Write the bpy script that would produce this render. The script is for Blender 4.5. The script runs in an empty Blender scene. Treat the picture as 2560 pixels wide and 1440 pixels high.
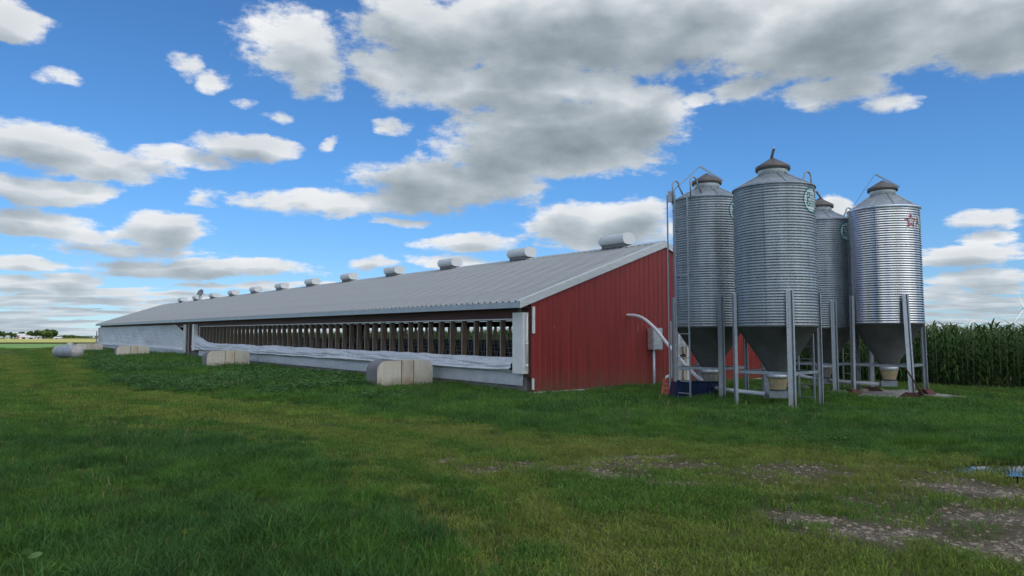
import bpy, bmesh, math, random
import numpy as np
from mathutils import Vector, Matrix

random.seed(7); RNG = np.random.default_rng(7)
SC = bpy.context.scene; COL = SC.collection
R = math.radians

# ------------------------------------------------------------------ camera
cam_d = bpy.data.cameras.new('camera'); cam = bpy.data.objects.new('camera', cam_d); COL.objects.link(cam)
cam_d.sensor_width = 36.0; cam_d.lens = 36.0 * 1790 / 2560
cam_d.clip_start = 0.1; cam_d.clip_end = 30000
cam.location = (0, 0, 1.6); cam.rotation_euler = (R(90 + 3.963), 0, 0)
SC.camera = cam
SC.cycles.use_denoising = True
SC.cycles.max_bounces = 6; SC.cycles.diffuse_bounces = 3; SC.cycles.glossy_bounces = 3
SC.cycles.transmission_bounces = 3; SC.cycles.transparent_max_bounces = 6
SC.cycles.sample_clamp_indirect = 6
SC.view_settings.view_transform = 'Standard'; SC.view_settings.look = 'None'
SC.view_settings.exposure = 0.0; SC.view_settings.gamma = 1.0

SUN_AZ, SUN_EL = 150.0, 50.0          # degrees clockwise from +Y, above horizon
SUN = Vector((math.sin(R(SUN_AZ)) * math.cos(R(SUN_EL)), math.cos(R(SUN_AZ)) * math.cos(R(SUN_EL)), math.sin(R(SUN_EL))))

# ------------------------------------------------------------------ world: sky and cumulus clouds
SKY_STRENGTH = 0.1
CLOUDS = [(7.2,23.8,16.9,3.6,1.3),(26.6,21.9,12.1,3.3,1.3),(36.4,20.4,5.9,2.8,1.2),(-7.2,22.3,6.5,3.9,1.1),(-17.5,21.8,4.0,2.2,0.8),(-15.7,20.0,2.8,1.7,0.7),(0.7,19.7,9.7,1.8,1.1),(3.9,15.9,9.8,2.9,1.25),(10.3,17.2,4.0,2.2,1.1),(-1.3,14.1,4.9,1.8,1.0),(-4.9,12.2,7.4,2.0,1.0),(-14.3,10.3,7.8,0.9,0.8),(-7.1,10.9,4.8,1.4,0.9),(24.5,17.6,4.4,1.1,0.8),(18.6,18.8,2.6,1.1,0.7),(27.7,16.4,2.3,0.6,0.55),(15.0,18.1,1.2,0.5,0.5),(-24.6,19.4,1.1,0.8,0.6),(-22.8,18.6,1.3,0.8,0.6),(-32.9,17.3,1.3,0.5,0.45),(-33.6,12.6,4.8,1.4,1.0),(-30.0,12.1,4.3,1.1,0.95),(-24.9,13.1,3.6,0.7,0.75),(-20.8,14.3,3.8,0.9,0.85),(-33.5,9.8,3.8,1.2,1.1),(-30.6,9.7,1.1,0.8,0.7),(-33.6,7.7,3.2,1.0,1.0),(-25.8,7.7,3.1,1.5,1.05),(-30.6,7.0,3.0,0.8,0.8),(-28.1,6.3,5.5,0.6,0.7),(-23.1,5.1,7.7,0.9,1.0),(-26.8,5.0,3.2,0.7,0.9),(-36.4,20.3,2.9,1.2,1.1),(-31.7,3.9,2.1,0.7,0.8),(-34.4,4.9,2.9,0.7,0.8),(-34.8,3.5,2.0,0.6,0.7),(7.1,8.8,6.1,1.7,1.1),(10.2,9.6,2.8,1.2,0.9),(-3.2,7.5,4.2,0.6,0.7),(-11.1,5.6,2.2,0.5,0.7),(-4.8,6.1,3.2,0.6,0.7),(-8.7,9.0,1.9,0.4,0.55),(-23.8,9.9,1.1,0.4,0.45),(24.2,9.4,1.5,0.8,0.9),(33.6,7.9,2.2,0.5,0.7),(33.6,6.8,1.3,0.4,0.5),(32.9,5.6,3.1,0.7,0.85),(33.9,4.1,3.0,0.6,0.8),(30.9,3.1,1.6,0.7,0.7),(-18.6,16.4,1.1,0.4,0.5),(-14.7,14.8,0.9,0.5,0.5),(-9.5,16.4,1.5,0.5,0.5),(-20.6,17.2,0.8,0.3,0.4),(-28.7,3.1,5.2,0.4,0.7),(-19.7,3.7,2.9,0.4,0.6),(-33.7,2.6,3.7,0.4,0.7),(-24.6,2.7,4.4,0.3,0.7),(34.3,2.6,2.5,0.5,0.6),(-29.9,1.9,6.6,0.2,0.5)]
CLOUDS = [(a, e, ra * 0.95, re * (0.8 if a < -18 and e < 12 else 1.0), w) for a, e, ra, re, w in CLOUDS]
world = bpy.data.worlds.new('World'); SC.world = world; world.use_nodes = True
wt = world.node_tree; wt.nodes.clear()
def wnode(kind, **kw):
    n = wt.nodes.new(kind)
    for k, v in kw.items(): setattr(n, k, v)
    return n
def wset(sock, v):
    if isinstance(v, bpy.types.NodeSocket): wt.links.new(v, sock)
    else: sock.default_value = v
def wm(op, a, b=None, c=None, clamp=False):
    n = wnode('ShaderNodeMath', operation=op, use_clamp=clamp)
    for i, v in enumerate((a, b, c)):
        if v is not None: wset(n.inputs[i], v)
    return n.outputs[0]
def wv(op, a, b=None, out=0):
    n = wnode('ShaderNodeVectorMath', operation=op)
    wset(n.inputs[0], a)
    if b is not None: wset(n.inputs[1], b)
    return n.outputs[out]
def wcomb(x, y, z=0.0):
    n = wnode('ShaderNodeCombineXYZ')
    for i, v in enumerate((x, y, z)): wset(n.inputs[i], v)
    return n.outputs[0]
def wnoise(vec, scale, detail, rough=0.55, col=False):
    n = wnode('ShaderNodeTexNoise'); wset(n.inputs['Vector'], vec)
    n.inputs['Scale'].default_value = scale; n.inputs['Detail'].default_value = detail; n.inputs['Roughness'].default_value = rough
    return n.outputs['Color' if col else 'Fac']
def wrange(v, a, b, c, d, smooth=True):
    n = wnode('ShaderNodeMapRange', interpolation_type='SMOOTHSTEP' if smooth else 'LINEAR'); wset(n.inputs[0], v)
    for i, x in enumerate((a, b, c, d)): n.inputs[i + 1].default_value = x
    return n.outputs[0]
def wmix(f, a, b):
    n = wnode('ShaderNodeMix', data_type='RGBA'); wset(n.inputs[0], f); wset(n.inputs[6], a); wset(n.inputs[7], b)
    return n.outputs[2]
tc = wnode('ShaderNodeTexCoord')
sep = wnode('ShaderNodeSeparateXYZ'); wset(sep.inputs[0], tc.outputs['Generated'])
DX, DY, DZ = sep.outputs
AZ = wm('MULTIPLY', wm('ARCTAN2', DX, DY), 180 / math.pi)
EL = wm('MULTIPLY', wm('ARCSINE', wm('MINIMUM', wm('MAXIMUM', DZ, -1), 1)), 180 / math.pi)
def wv3(op, a, b, c):
    n = wnode('ShaderNodeVectorMath', operation=op)
    for i, v in enumerate((a, b, c)): wset(n.inputs[i], v)
    return n.outputs[0]
def cloud_density(az, el, detail, wmin):
    ar = wm('MULTIPLY', az, math.pi / 180); er = wm('MULTIPLY', el, math.pi / 180)
    ce = wm('COSINE', er); dz = wm('SINE', er)
    dx = wm('MULTIPLY', wm('SINE', ar), ce); dy = wm('MULTIPLY', wm('COSINE', ar), ce)
    inv = wm('DIVIDE', 1.0, wm('ADD', wm('MAXIMUM', dz, 0.0), 0.07))
    plane = wcomb(wm('MULTIPLY', dx, inv), wm('MULTIPLY', dy, inv), 0.0)       # a layer seen in perspective
    dirv = wcomb(dx, dy, wm('MULTIPLY', dz, 1.9))
    warp = wv('MULTIPLY', wv('SUBTRACT', wnoise(dirv, 9.0, 3, 0.6, True), (0.5, 0.5, 0.5)), (4.2, 1.7, 0.0))
    p = wv('ADD', wcomb(az, el), warp)
    va = wnode('ShaderNodeSeparateXYZ'); wset(va.inputs[0], p)
    paz = wcomb(va.outputs[0], va.outputs[0], va.outputs[0]); pel = wcomb(va.outputs[1], va.outputs[1], va.outputs[1])
    acc = None
    L = [c for c in CLOUDS if c[4] >= wmin]; L += [L[0]] * (-len(L) % 3)
    for i in range(0, len(L), 3):                                              # three cloud masses per vector
        g = L[i:i + 3]
        sa = [1 / (c[2] * 1.15) for c in g]; se = [1 / (c[3] * 1.2) for c in g]; w = [c[4] for c in g]
        qa = wv3('MULTIPLY_ADD', paz, sa, [-c[0] * k for c, k in zip(g, sa)])
        qe = wv3('MULTIPLY_ADD', pel, se, [-c[1] * k for c, k in zip(g, se)])
        r2 = wv3('MULTIPLY_ADD', qa, qa, wv('MULTIPLY', qe, qe))
        d = wv3('MULTIPLY_ADD', r2, [-x for x in w], w)
        acc = d if acc is None else wv('MAXIMUM', acc, d)
    sa_ = wnode('ShaderNodeSeparateXYZ'); wset(sa_.inputs[0], acc)
    acc = wm('SMOOTH_MAX', wm('SMOOTH_MAX', sa_.outputs[0], sa_.outputs[1], 0.3), sa_.outputs[2], 0.3)
    acc = wm('MAXIMUM', acc, -1.0)
    # scattered fair-weather cumulus over the rest of the sky, and rows of it stacked towards the horizon
    gen = wm('MULTIPLY_ADD', wnoise(wv('MULTIPLY', plane, (0.9, 1.2, 1.0)), 1.4, 3, 0.5), 6.5, -3.2)
    low = wrange(el, 3.0, 7.0, 1.0, 0.0)
    side = wrange(wm('ABSOLUTE', az), 39.0, 47.0, 0.0, 1.0)
    high = wrange(el, 27.0, 32.0, 0.0, 1.0)
    free = wm('MAXIMUM', wm('MAXIMUM', low, side), high)
    gen = wm('ADD', gen, wm('MULTIPLY', low, 0.35))
    gen = wm('SUBTRACT', gen, wm('MULTIPLY', wm('SUBTRACT', 1.0, free), 3.0))
    acc = wm('SMOOTH_MAX', acc, wm('MINIMUM', gen, 1.1), 0.3)
    f1 = wnoise(dirv, 17.0, detail, 0.67)
    f2 = wnoise(plane, 3.6, detail, 0.62)
    f = wm('ADD', wm('MULTIPLY', wm('SUBTRACT', f1, 0.5), 2.2), wm('MULTIPLY', wm('SUBTRACT', f2, 0.5), 1.3))
    soft = wm('ADD', acc, wm('ADD', wm('MULTIPLY', wm('SUBTRACT', wnoise(dirv, 11.0, 2.0, 0.5), 0.5), 2.2), wm('MULTIPLY', f, 0.5)))
    return wm('ADD', acc, f), soft, f
D0, S0, F0 = cloud_density(AZ, EL, 8, 0.0)
_, D1, _f = cloud_density(wm('ADD', AZ, wm('MULTIPLY_ADD', EL, 0.04, 0.25)), wm('MULTIPLY_ADD', EL, 1.07, 0.4), 6, 0.6)
alpha = wrange(D0, -0.1, 0.55, 0.0, 1.0)
thick = wm('ADD', wm('MULTIPLY', wm('MAXIMUM', S0, 0.0), 0.24), wm('MULTIPLY', wm('MAXIMUM', D1, 0.0), 0.78))
lit = wm('EXPONENT', wm('MULTIPLY', thick, -1.0))
lit = wm('MULTIPLY_ADD', F0, 0.13, lit, clamp=True)
K = 1.0 / SKY_STRENGTH
ramp = wnode('ShaderNodeValToRGB'); wset(ramp.inputs[0], lit)
ramp.color_ramp.elements[0].position = 0.0; ramp.color_ramp.elements[0].color = (0.145, 0.175, 0.195, 1)
ramp.color_ramp.elements[1].position = 1.0; ramp.color_ramp.elements[1].color = (0.90, 0.91, 0.92, 1)
e_ = ramp.color_ramp.elements.new(0.3); e_.color = (0.33, 0.385, 0.425, 1)
e_ = ramp.color_ramp.elements.new(0.65); e_.color = (0.60, 0.65, 0.69, 1)
cl_col = wv('SCALE', ramp.outputs[0]); cl_col.node.inputs['Scale'].default_value = K
sky = wnode('ShaderNodeTexSky', sky_type='NISHITA', sun_disc=False, sun_elevation=R(SUN_EL), sun_rotation=R(SUN_AZ))
sky.air_density = 1.0; sky.dust_density = 0.1; sky.ozone_density = 4.0
world.cycles.sampling_method = 'MANUAL'; world.cycles.sample_map_resolution = 1024
hz = wrange(EL, 0.0, 6.0, 0.5, 0.0)                                            # distant clouds lose contrast low down
cl_far = wmix(hz, cl_col, (0.50 * K, 0.60 * K, 0.70 * K, 1))
blue = wv('MULTIPLY', sky.outputs[0], wmix(wrange(EL, 0.0, 14.0, 0.0, 1.0), (0.66, 0.90, 1.24, 1), (0.62, 1.06, 1.42, 1)))
sk = wmix(wm('MULTIPLY', alpha, 0.97), blue, cl_far)
# warm glow added to brighten the yard; haze and cloud gain towards the sun
near = wm('POWER', wm('MAXIMUM', wv('DOT_PRODUCT', tc.outputs['Generated'], tuple(SUN), out=1), 0.0), 2.0)
glow = wv('SCALE', wmix(alpha, (0.75, 0.66, 0.54, 1), (1.9, 1.75, 1.5, 1))); glow.node.inputs['Scale'].default_value = K
glow2 = wv('SCALE', glow); wset(glow2.node.inputs['Scale'], near)
sk = wv('ADD', sk, glow2)
bg = wnode('ShaderNodeBackground'); wset(bg.inputs[0], sk); bg.inputs[1].default_value = SKY_STRENGTH
wt.links.new(bg.outputs[0], wnode('ShaderNodeOutputWorld').inputs[0])

sun_d = bpy.data.lights.new('sun', 'SUN'); sun_o = bpy.data.objects.new('sun', sun_d); COL.objects.link(sun_o)
sun_d.energy = 3.4; sun_d.angle = R(0.53); sun_d.color = (1.0, 0.95, 0.87)
sun_o.rotation_euler = (-SUN).to_track_quat('-Z', 'Y').to_euler(); sun_o.location = (60, -100, 160)

# ------------------------------------------------------------------ helpers
def mat(name, col, rough=0.6, metal=0.0, var=0.12, scale=6.0, bump=0.0, bscale=40.0, col2=None, stretch=(1, 1, 1), transl=0.0, rnd=0.0, pos='Object', spec=0.5, thr=(0.35, 0.65), rvar=0.0):
    m = bpy.data.materials.new(name); m.use_nodes = True; nt = m.node_tree; N = nt.nodes; Lk = nt.links
    b = N['Principled BSDF']; out = N['Material Output']
    t = N.new('ShaderNodeTexCoord'); mp = N.new('ShaderNodeMapping'); mp.inputs['Scale'].default_value = stretch
    if pos == 'World':
        g = N.new('ShaderNodeNewGeometry'); Lk.new(g.outputs['Position'], mp.inputs[0])
    else: Lk.new(t.outputs[pos], mp.inputs[0])
    n = N.new('ShaderNodeTexNoise'); n.inputs['Scale'].default_value = scale; n.inputs['Detail'].default_value = 7; n.inputs['Roughness'].default_value = 0.6
    Lk.new(mp.outputs[0], n.inputs['Vector'])
    rp = N.new('ShaderNodeValToRGB'); Lk.new(n.outputs['Fac'], rp.inputs[0])
    c2 = col2 or tuple(min(1, c * (1 + var)) for c in col); c1 = col if col2 else tuple(c * (1 - var) for c in col)
    rp.color_ramp.elements[0].position = thr[0]; rp.color_ramp.elements[0].color = (*c1, 1)
    rp.color_ramp.elements[1].position = thr[1]; rp.color_ramp.elements[1].color = (*c2, 1)
    c = rp.outputs[0]
    if rnd:
        oi = N.new('ShaderNodeObjectInfo'); hs = N.new('ShaderNodeHueSaturation')
        mr = N.new('ShaderNodeMapRange'); mr.inputs[3].default_value = 1 - rnd; mr.inputs[4].default_value = 1 + rnd
        Lk.new(oi.outputs['Random'], mr.inputs[0]); Lk.new(mr.outputs[0], hs.inputs['Value']); Lk.new(c, hs.inputs['Color']); c = hs.outputs[0]
    Lk.new(c, b.inputs['Base Color'])
    b.inputs['Roughness'].default_value = rough; b.inputs['Metallic'].default_value = metal; b.inputs['Specular IOR Level'].default_value = spec
    if rvar:
        rr = N.new('ShaderNodeMapRange'); rr.inputs[3].default_value = rough - rvar; rr.inputs[4].default_value = rough + rvar
        Lk.new(n.outputs['Fac'], rr.inputs[0]); Lk.new(rr.outputs[0], b.inputs['Roughness'])
    if bump:
        n2 = N.new('ShaderNodeTexNoise'); n2.inputs['Scale'].default_value = bscale; n2.inputs['Detail'].default_value = 4
        Lk.new(mp.outputs[0], n2.inputs['Vector'])
        bp = N.new('ShaderNodeBump'); bp.inputs['Strength'].default_value = bump; bp.inputs['Distance'].default_value = 0.02
        Lk.new(n2.outputs['Fac'], bp.inputs['Height']); Lk.new(bp.outputs[0], b.inputs['Normal'])
    if transl:
        tr = N.new('ShaderNodeBsdfTranslucent'); Lk.new(c, tr.inputs[0]); mx = N.new('ShaderNodeMixShader'); mx.inputs[0].default_value = transl
        Lk.new(b.outputs[0], mx.inputs[1]); Lk.new(tr.outputs[0], mx.inputs[2]); Lk.new(mx.outputs[0], out.inputs[0])
    return m

class MB:
    """collects shapes; build() links them as one mesh object"""
    def __init__(s): s.v = []; s.f = []; s.m = []
    def add(s, v, f, mi=0):
        o = len(s.v); s.v += [tuple(map(float, p)) for p in v]; s.f += [tuple(int(i) + o for i in q) for q in f]; s.m += [mi] * len(f); return s
    def box(s, x0, x1, y0, y1, z0, z1, mi=0):
        v = [(x, y, z) for z in (z0, z1) for y in (y0, y1) for x in (x0, x1)]
        return s.add(v, [(0, 2, 3, 1), (4, 5, 7, 6), (0, 1, 5, 4), (2, 6, 7, 3), (0, 4, 6, 2), (1, 3, 7, 5)], mi)
    def obox(s, c, ax, ay, az, mi=0):
        c, ax, ay, az = map(Vector, (c, ax, ay, az))
        v = [c + ax * x + ay * y + az * z for z in (-1, 1) for y in (-1, 1) for x in (-1, 1)]
        return s.add(v, [(0, 2, 3, 1), (4, 5, 7, 6), (0, 1, 5, 4), (2, 6, 7, 3), (0, 4, 6, 2), (1, 3, 7, 5)], mi)
    def tube(s, pts, r, n=8, mi=0, cap=True):
        pts = [Vector(p) for p in pts]; rs = r if isinstance(r, (list, tuple)) else [r] * len(pts); rings = []
        up = None
        for i, p in enumerate(pts):
            d = (pts[min(i + 1, len(pts) - 1)] - pts[max(i - 1, 0)]).normalized()
            if up is None:
                up = Vector((0, 0, 1)) if abs(d.z) < 0.9 else Vector((1, 0, 0))
            a = d.cross(up).normalized(); b = a.cross(d).normalized(); up = b
            rings.append([p + (a * math.cos(2 * math.pi * k / n) + b * math.sin(2 * math.pi * k / n)) * rs[i] for k in range(n)])
        v = [q for rg in rings for q in rg]
        f = [(i * n + k, i * n + (k + 1) % n, (i + 1) * n + (k + 1) % n, (i + 1) * n + k) for i in range(len(pts) - 1) for k in range(n)]
        if cap: f += [tuple(range(n))[::-1], tuple((len(pts) - 1) * n + k for k in range(n))]
        return s.add(v, f, mi)
    def lathe(s, prof, n=48, mi=0, close=False):
        v = [(r * math.cos(2 * math.pi * k / n), r * math.sin(2 * math.pi * k / n), z) for r, z in prof for k in range(n)]
        f = [(i * n + k, i * n + (k + 1) % n, (i + 1) * n + (k + 1) % n, (i + 1) * n + k) for i in range(len(prof) - 1) for k in range(n)]
        return s.add(v, f, mi)
    def prism(s, poly, o, ux, uy, ext, mi=0):
        """polygon in the plane (ux,uy) at o, extruded by ext"""
        o, ux, uy, ext = map(Vector, (o, ux, uy, ext)); n = len(poly)
        a = [o + ux * p[0] + uy * p[1] for p in poly]
        return s.add(a + [p + ext for p in a], [tuple(range(n))[::-1], tuple(range(n, 2 * n))] + [(k, (k + 1) % n, (k + 1) % n + n, k + n) for k in range(n)], mi)
    def grid(s, P, mi=0):
        P = np.asarray(P, float); a, b = P.shape[:2]; i = np.arange(a * b).reshape(a, b)
        f = np.stack([i[:-1, :-1], i[1:, :-1], i[1:, 1:], i[:-1, 1:]], -1).reshape(-1, 4)
        return s.add(P.reshape(-1, 3), f, mi)
    def mesh(s, name, mats, smooth=False, bevel=0.0):
        me = bpy.data.meshes.new(name); me.from_pydata(s.v, [], s.f)
        for m in (mats if isinstance(mats, (list, tuple)) else [mats]): me.materials.append(m)
        if any(s.m): me.polygons.foreach_set('material_index', s.m)
        if bevel:
            bm = bmesh.new(); bm.from_mesh(me)
            bmesh.ops.recalc_face_normals(bm, faces=bm.faces)
            bmesh.ops.bevel(bm, geom=[e for e in bm.edges if len(e.link_faces) == 2 and e.calc_face_angle(0) > 0.6], offset=bevel, segments=2, affect='EDGES', clamp_overlap=True)
            bm.to_mesh(me); bm.free()
        if smooth:
            me.polygons.foreach_set('use_smooth', [True] * len(me.polygons))
        me.update(); return me
    def build(s, name, mats, parent=None, smooth=False, bevel=0.0):
        return link(name, s.mesh(name, mats, smooth, bevel), parent)
def link(name, me, parent=None):
    o = bpy.data.objects.new(name, me); COL.objects.link(o)
    if parent: o.parent = parent
    return o
def tag(o, label, cat, group=None, kind=None):
    if label: o['label'] = label
    if cat: o['category'] = cat
    if group: o['group'] = group
    if kind: o['kind'] = kind
    return o
def thing(name, loc, rz, label, cat, group=None, tilt=0.0):
    o = bpy.data.objects.new(name, None); COL.objects.link(o); o.empty_display_size = 0.3
    o.location = loc; o.rotation_euler = (tilt, 0, rz); return tag(o, label, cat, group)
def copy_tree(o, parent=None):
    c = o.copy(); COL.objects.link(c); c.parent = parent
    for ch in list(o.children): copy_tree(ch, c)
    return c
_perm = RNG.random((64, 64))
def vn(x, y, seed=0):
    """smooth value noise, -1..1"""
    x = np.asarray(x, float) + seed * 17.3; y = np.asarray(y, float) + seed * 5.7
    xi = np.floor(x).astype(int); yi = np.floor(y).astype(int); fx = x - xi; fy = y - yi
    fx = fx * fx * (3 - 2 * fx); fy = fy * fy * (3 - 2 * fy); P = lambda a, b: _perm[a % 64, b % 64]
    return ((P(xi, yi) * (1 - fx) + P(xi + 1, yi) * fx) * (1 - fy) + (P(xi, yi + 1) * (1 - fx) + P(xi + 1, yi + 1) * fx) * fy) * 2 - 1
def fb(x, y, seed=0): return (vn(x, y, seed) + 0.5 * vn(np.asarray(x) * 2.1, np.asarray(y) * 2.1, seed + 1) + 0.25 * vn(np.asarray(x) * 4.3, np.asarray(y) * 4.3, seed + 2)) / 1.75
def smooth01(v, a, b):
    t = np.clip((np.asarray(v, float) - a) / (b - a), 0, 1); return t * t * (3 - 2 * t)

# barn frame: t across (towards the corn), s along (away down the barn)
C0 = np.array([0.542, 20.814]); BYAW = R(38.5); TILT = 0.0055
Wd = np.array([math.cos(BYAW), math.sin(BYAW)]); Ld = np.array([-math.sin(BYAW), math.cos(BYAW)])
BW, BL = 12.0, 72.0
def st(X, Y):
    dx = np.asarray(X) - C0[0]; dy = np.asarray(Y) - C0[1]
    return dx * Ld[0] + dy * Ld[1], dx * Wd[0] + dy * Wd[1]
def xy(t, s): q = C0 + t * Wd + s * Ld; return float(q[0]), float(q[1])
def gz(X, Y):
    s, t = st(X, Y)
    rise = TILT * np.clip(s, 0, 76) * (1 - smooth01(s, 80, 105)) * smooth01(t, -9, -1) * (1 - smooth01(t, 11.5, 14))
    near = 1 - smooth01(np.hypot(X, Y), 40, 90)
    return rise + near * (0.035 * vn(np.asarray(X) * 0.35, np.asarray(Y) * 0.35, 3) + 0.012 * vn(np.asarray(X) * 1.3, np.asarray(Y) * 1.3, 4)) - 0.02
def gzf(X, Y): return float(gz(X, Y))
# zones of the yard
UX = [-80, -33, -14.5, -5.6, 0, 3.7, 6.1, 12, 20]; UY = [125, 56, 24.7, 17.3, 12.4, 10.8, 9.9, 9.2, 8.5]
LX = [-80, -30, -10.7, -4.5, -1.26, 0.05, 0.6]; LY = [100, 38, 15, 11.9, 8.06, 4.8, 0]
def zones(X, Y):
    n = fb(np.asarray(X) * 0.5, np.asarray(Y) * 0.5, 5) + 0.5 * vn(np.asarray(X) * 2.3, np.asarray(Y) * 2.3, 6)
    up = (Y - np.interp(X, UX, UY)) / np.maximum(1.0, 0.09 * np.asarray(Y)) + n * 0.7     # >0: long grass along the barn
    lo = (np.interp(X, LX, LY) - Y) / np.maximum(1.0, 0.09 * np.asarray(Y)) + n * 0.6     # >0: long grass in front of the track
    return up, lo
GRAVEL = [(-0.85, 9.6, 0.42, 0.22), (-0.3, 9.35, 0.34, 0.12), (1.95, 9.75, 0.62, 0.22), (0.55, 8.9, 0.7, 0.2), (1.15, 8.45, 0.65, 0.3), (1.9, 8.0, 0.6, 0.2), (2.8, 7.6, 0.6, 0.12), (2.55, 6.45, 0.5, 0.28), (3.0, 6.0, 0.55, 0.28), (3.6, 5.6, 0.5, 0.3), (4.35, 6.6, 0.7, 0.3), (5.3, 7.4, 0.8, 0.5), (4.6, 6.0, 0.5, 0.25), (3.95, 5.2, 0.4, 0.2), (5.4, 6.4, 0.8, 0.45), (4.6, 8.0, 0.5, 0.1)]
def gravel(X, Y):
    g = np.full(np.shape(X), -9.0)
    for x, y, rx, ry in GRAVEL: g = np.maximum(g, 1 - ((X - x) / rx) ** 2 - ((Y - y) / ry) ** 2)
    return smooth01(g * 0.95 + 1.0 * fb(np.asarray(X) * 2.6, np.asarray(Y) * 4.2, 8), 0.0, 0.8)
def worn(X, Y):
    a = 1 - ((X - 5.2) / 3.4) ** 2 - ((Y - 6.6) / 2.3) ** 2; b = 1 - ((X - 2.4) / 3.6) ** 2 - ((Y - 8.8) / 1.1) ** 2
    return smooth01(np.maximum(a, b * 0.8) + 0.75 * fb(np.asarray(X) * 1.1, np.asarray(Y) * 1.6, 15), -0.1, 0.8)
PUD = (6.6, 9.0)
def mud(X, Y): return smooth01(1 - ((X - PUD[0]) / 1.5) ** 2 - ((Y - PUD[1]) / 0.85) ** 2 + 0.35 * fb(np.asarray(X) * 1.8, np.asarray(Y) * 1.8, 9), 0.0, 0.5)

# ------------------------------------------------------------------ materials
M = {}
M['galv'] = mat('galvanised_weathered', (0.33, 0.375, 0.405), 0.45, 0.6, 0.12, 3, rvar=0.1)
M['galv_new'] = mat('galvanised_new', (0.66, 0.69, 0.72), 0.2, 1.0, 0.05, 4, rvar=0.05)
M['galv_leg'] = mat('galvanised_leg', (0.35, 0.39, 0.42), 0.45, 0.5, 0.12, 9, rvar=0.08)
M['galv_dull'] = mat('galvanised_dull', (0.165, 0.165, 0.16), 0.65, 0.25, 0.18, 3)
M['lid'] = mat('lid_dark', (0.12, 0.117, 0.117), 0.45, 0.35, 0.2, 6, col2=(0.17, 0.145, 0.13))
M['neck'] = mat('neck_bright', (0.6, 0.62, 0.63), 0.4, 0.6, 0.15, 8)
M['boot'] = mat('boot_cream', (0.62, 0.50, 0.29), 0.5, 0, 0.2, 5, transl=0.25)
M['boot_grey'] = mat('boot_grey', (0.4, 0.38, 0.32), 0.5, 0, 0.2, 5, transl=0.2)
M['pvc'] = mat('pvc', (0.66, 0.68, 0.72), 0.4, 0, 0.08, 3)
M['white'] = mat('white_paint', (0.78, 0.78, 0.75), 0.5, 0, 0.12, 4, col2=(0.62, 0.60, 0.54), thr=(0.5, 0.85))
M['trim'] = mat('trim_white', (0.62, 0.65, 0.65), 0.4, 0, 0.08, 3, stretch=(1, 1, 4))
M['fascia'] = mat('fascia_grey', (0.36, 0.42, 0.45), 0.4, 0.1, 0.08, 2)
M['roof'] = mat('roof_metal', (0.45, 0.48, 0.485), 0.42, 0.1, 0.06, 0.6, stretch=(0.3, 3, 1), rnd=0.025)
M['roof_rib_shade'] = mat('roof_rib_shade', (0.31, 0.33, 0.335), 0.6, 0.0, 0.15, 0.8, stretch=(0.3, 3, 1))
M['red'] = mat('red_steel', (0.265, 0.029, 0.025), 0.5, 0, 0.1, 1.2, stretch=(5, 5, 0.6), rnd=0.05)
M['darkred'] = mat('dark_red_boards', (0.105, 0.038, 0.036), 0.6, 0, 0.2, 2, stretch=(1, 0.3, 2))
M['wood'] = mat('stud_wood', (0.175, 0.125, 0.08), 0.8, 0, 0.3, 3, stretch=(8, 8, 1), rnd=0.2)
M['edge'] = mat('stud_edge', (0.42, 0.41, 0.37), 0.8, 0, 0.2, 5)
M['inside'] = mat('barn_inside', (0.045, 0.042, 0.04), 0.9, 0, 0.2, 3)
M['wire'] = mat('wire', (0.30, 0.31, 0.32), 0.5, 0.4, 0.1, 5)
M['cord'] = mat('cord', (0.10, 0.10, 0.11), 0.7, 0, 0.1, 5)
M['concrete'] = mat('concrete', (0.29, 0.275, 0.25), 0.9, 0, 0.2, 3, bump=0.3)
M['found'] = mat('foundation_concrete', (0.17, 0.165, 0.15), 0.9, 0, 0.3, 3, bump=0.3)
M['curtain'] = mat('curtain', (0.76, 0.79, 0.82), 0.55, 0, 0.1, 3, col2=(0.60, 0.63, 0.66), thr=(0.45, 0.8), stretch=(1, 0.5, 2), transl=0.12, bump=0.25, bscale=14)
M['hood'] = mat('hood_cream', (0.66, 0.62, 0.52), 0.5, 0, 0.1, 1.6, col2=(0.50, 0.44, 0.32), thr=(0.42, 0.75), rnd=0.08)
M['hood_mid'] = mat('hood_stained', (0.60, 0.54, 0.42), 0.55, 0, 0.1, 2.0, col2=(0.38, 0.20, 0.08), thr=(0.5, 0.78), stretch=(2.5, 2.5, 0.9), rnd=0.1)
M['hood_cap'] = mat('hood_cap_grey', (0.19, 0.18, 0.18), 0.6, 0.1, 0.15, 3)
M['rust'] = mat('rust', (0.07, 0.03, 0.022), 0.85, 0, 0.3, 8, bump=0.3)
M['rustred'] = mat('rust_red', (0.11, 0.035, 0.028), 0.8, 0, 0.3, 8)
M['tank'] = mat('tank_paint', (0.50, 0.50, 0.48), 0.5, 0, 0.1, 1.3, col2=(0.32, 0.17, 0.10), thr=(0.55, 0.72))
M['tank_body'] = mat('tank_body', (0.34, 0.37, 0.40), 0.45, 0.1, 0.15, 2)
M['blue'] = mat('blue_plastic', (0.008, 0.020, 0.065), 0.4, 0, 0.15, 3)
M['orange'] = mat('orange_plastic', (0.36, 0.07, 0.025), 0.5, 0, 0.2, 4)
M['green_logo'] = mat('logo_green', (0.01, 0.22, 0.19), 0.5, 0, 0.1, 8)
M['white_logo'] = mat('logo_white', (0.68, 0.72, 0.74), 0.5, 0, 0.06, 8)
M['red_logo'] = mat('logo_red', (0.42, 0.02, 0.045), 0.5, 0, 0.1, 8)
M['black_logo'] = mat('logo_black', (0.02, 0.02, 0.022), 0.5, 0, 0.1, 8)
M['chalk'] = mat('chalk', (0.42, 0.44, 0.42), 0.9, 0, 0.1, 8)
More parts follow.
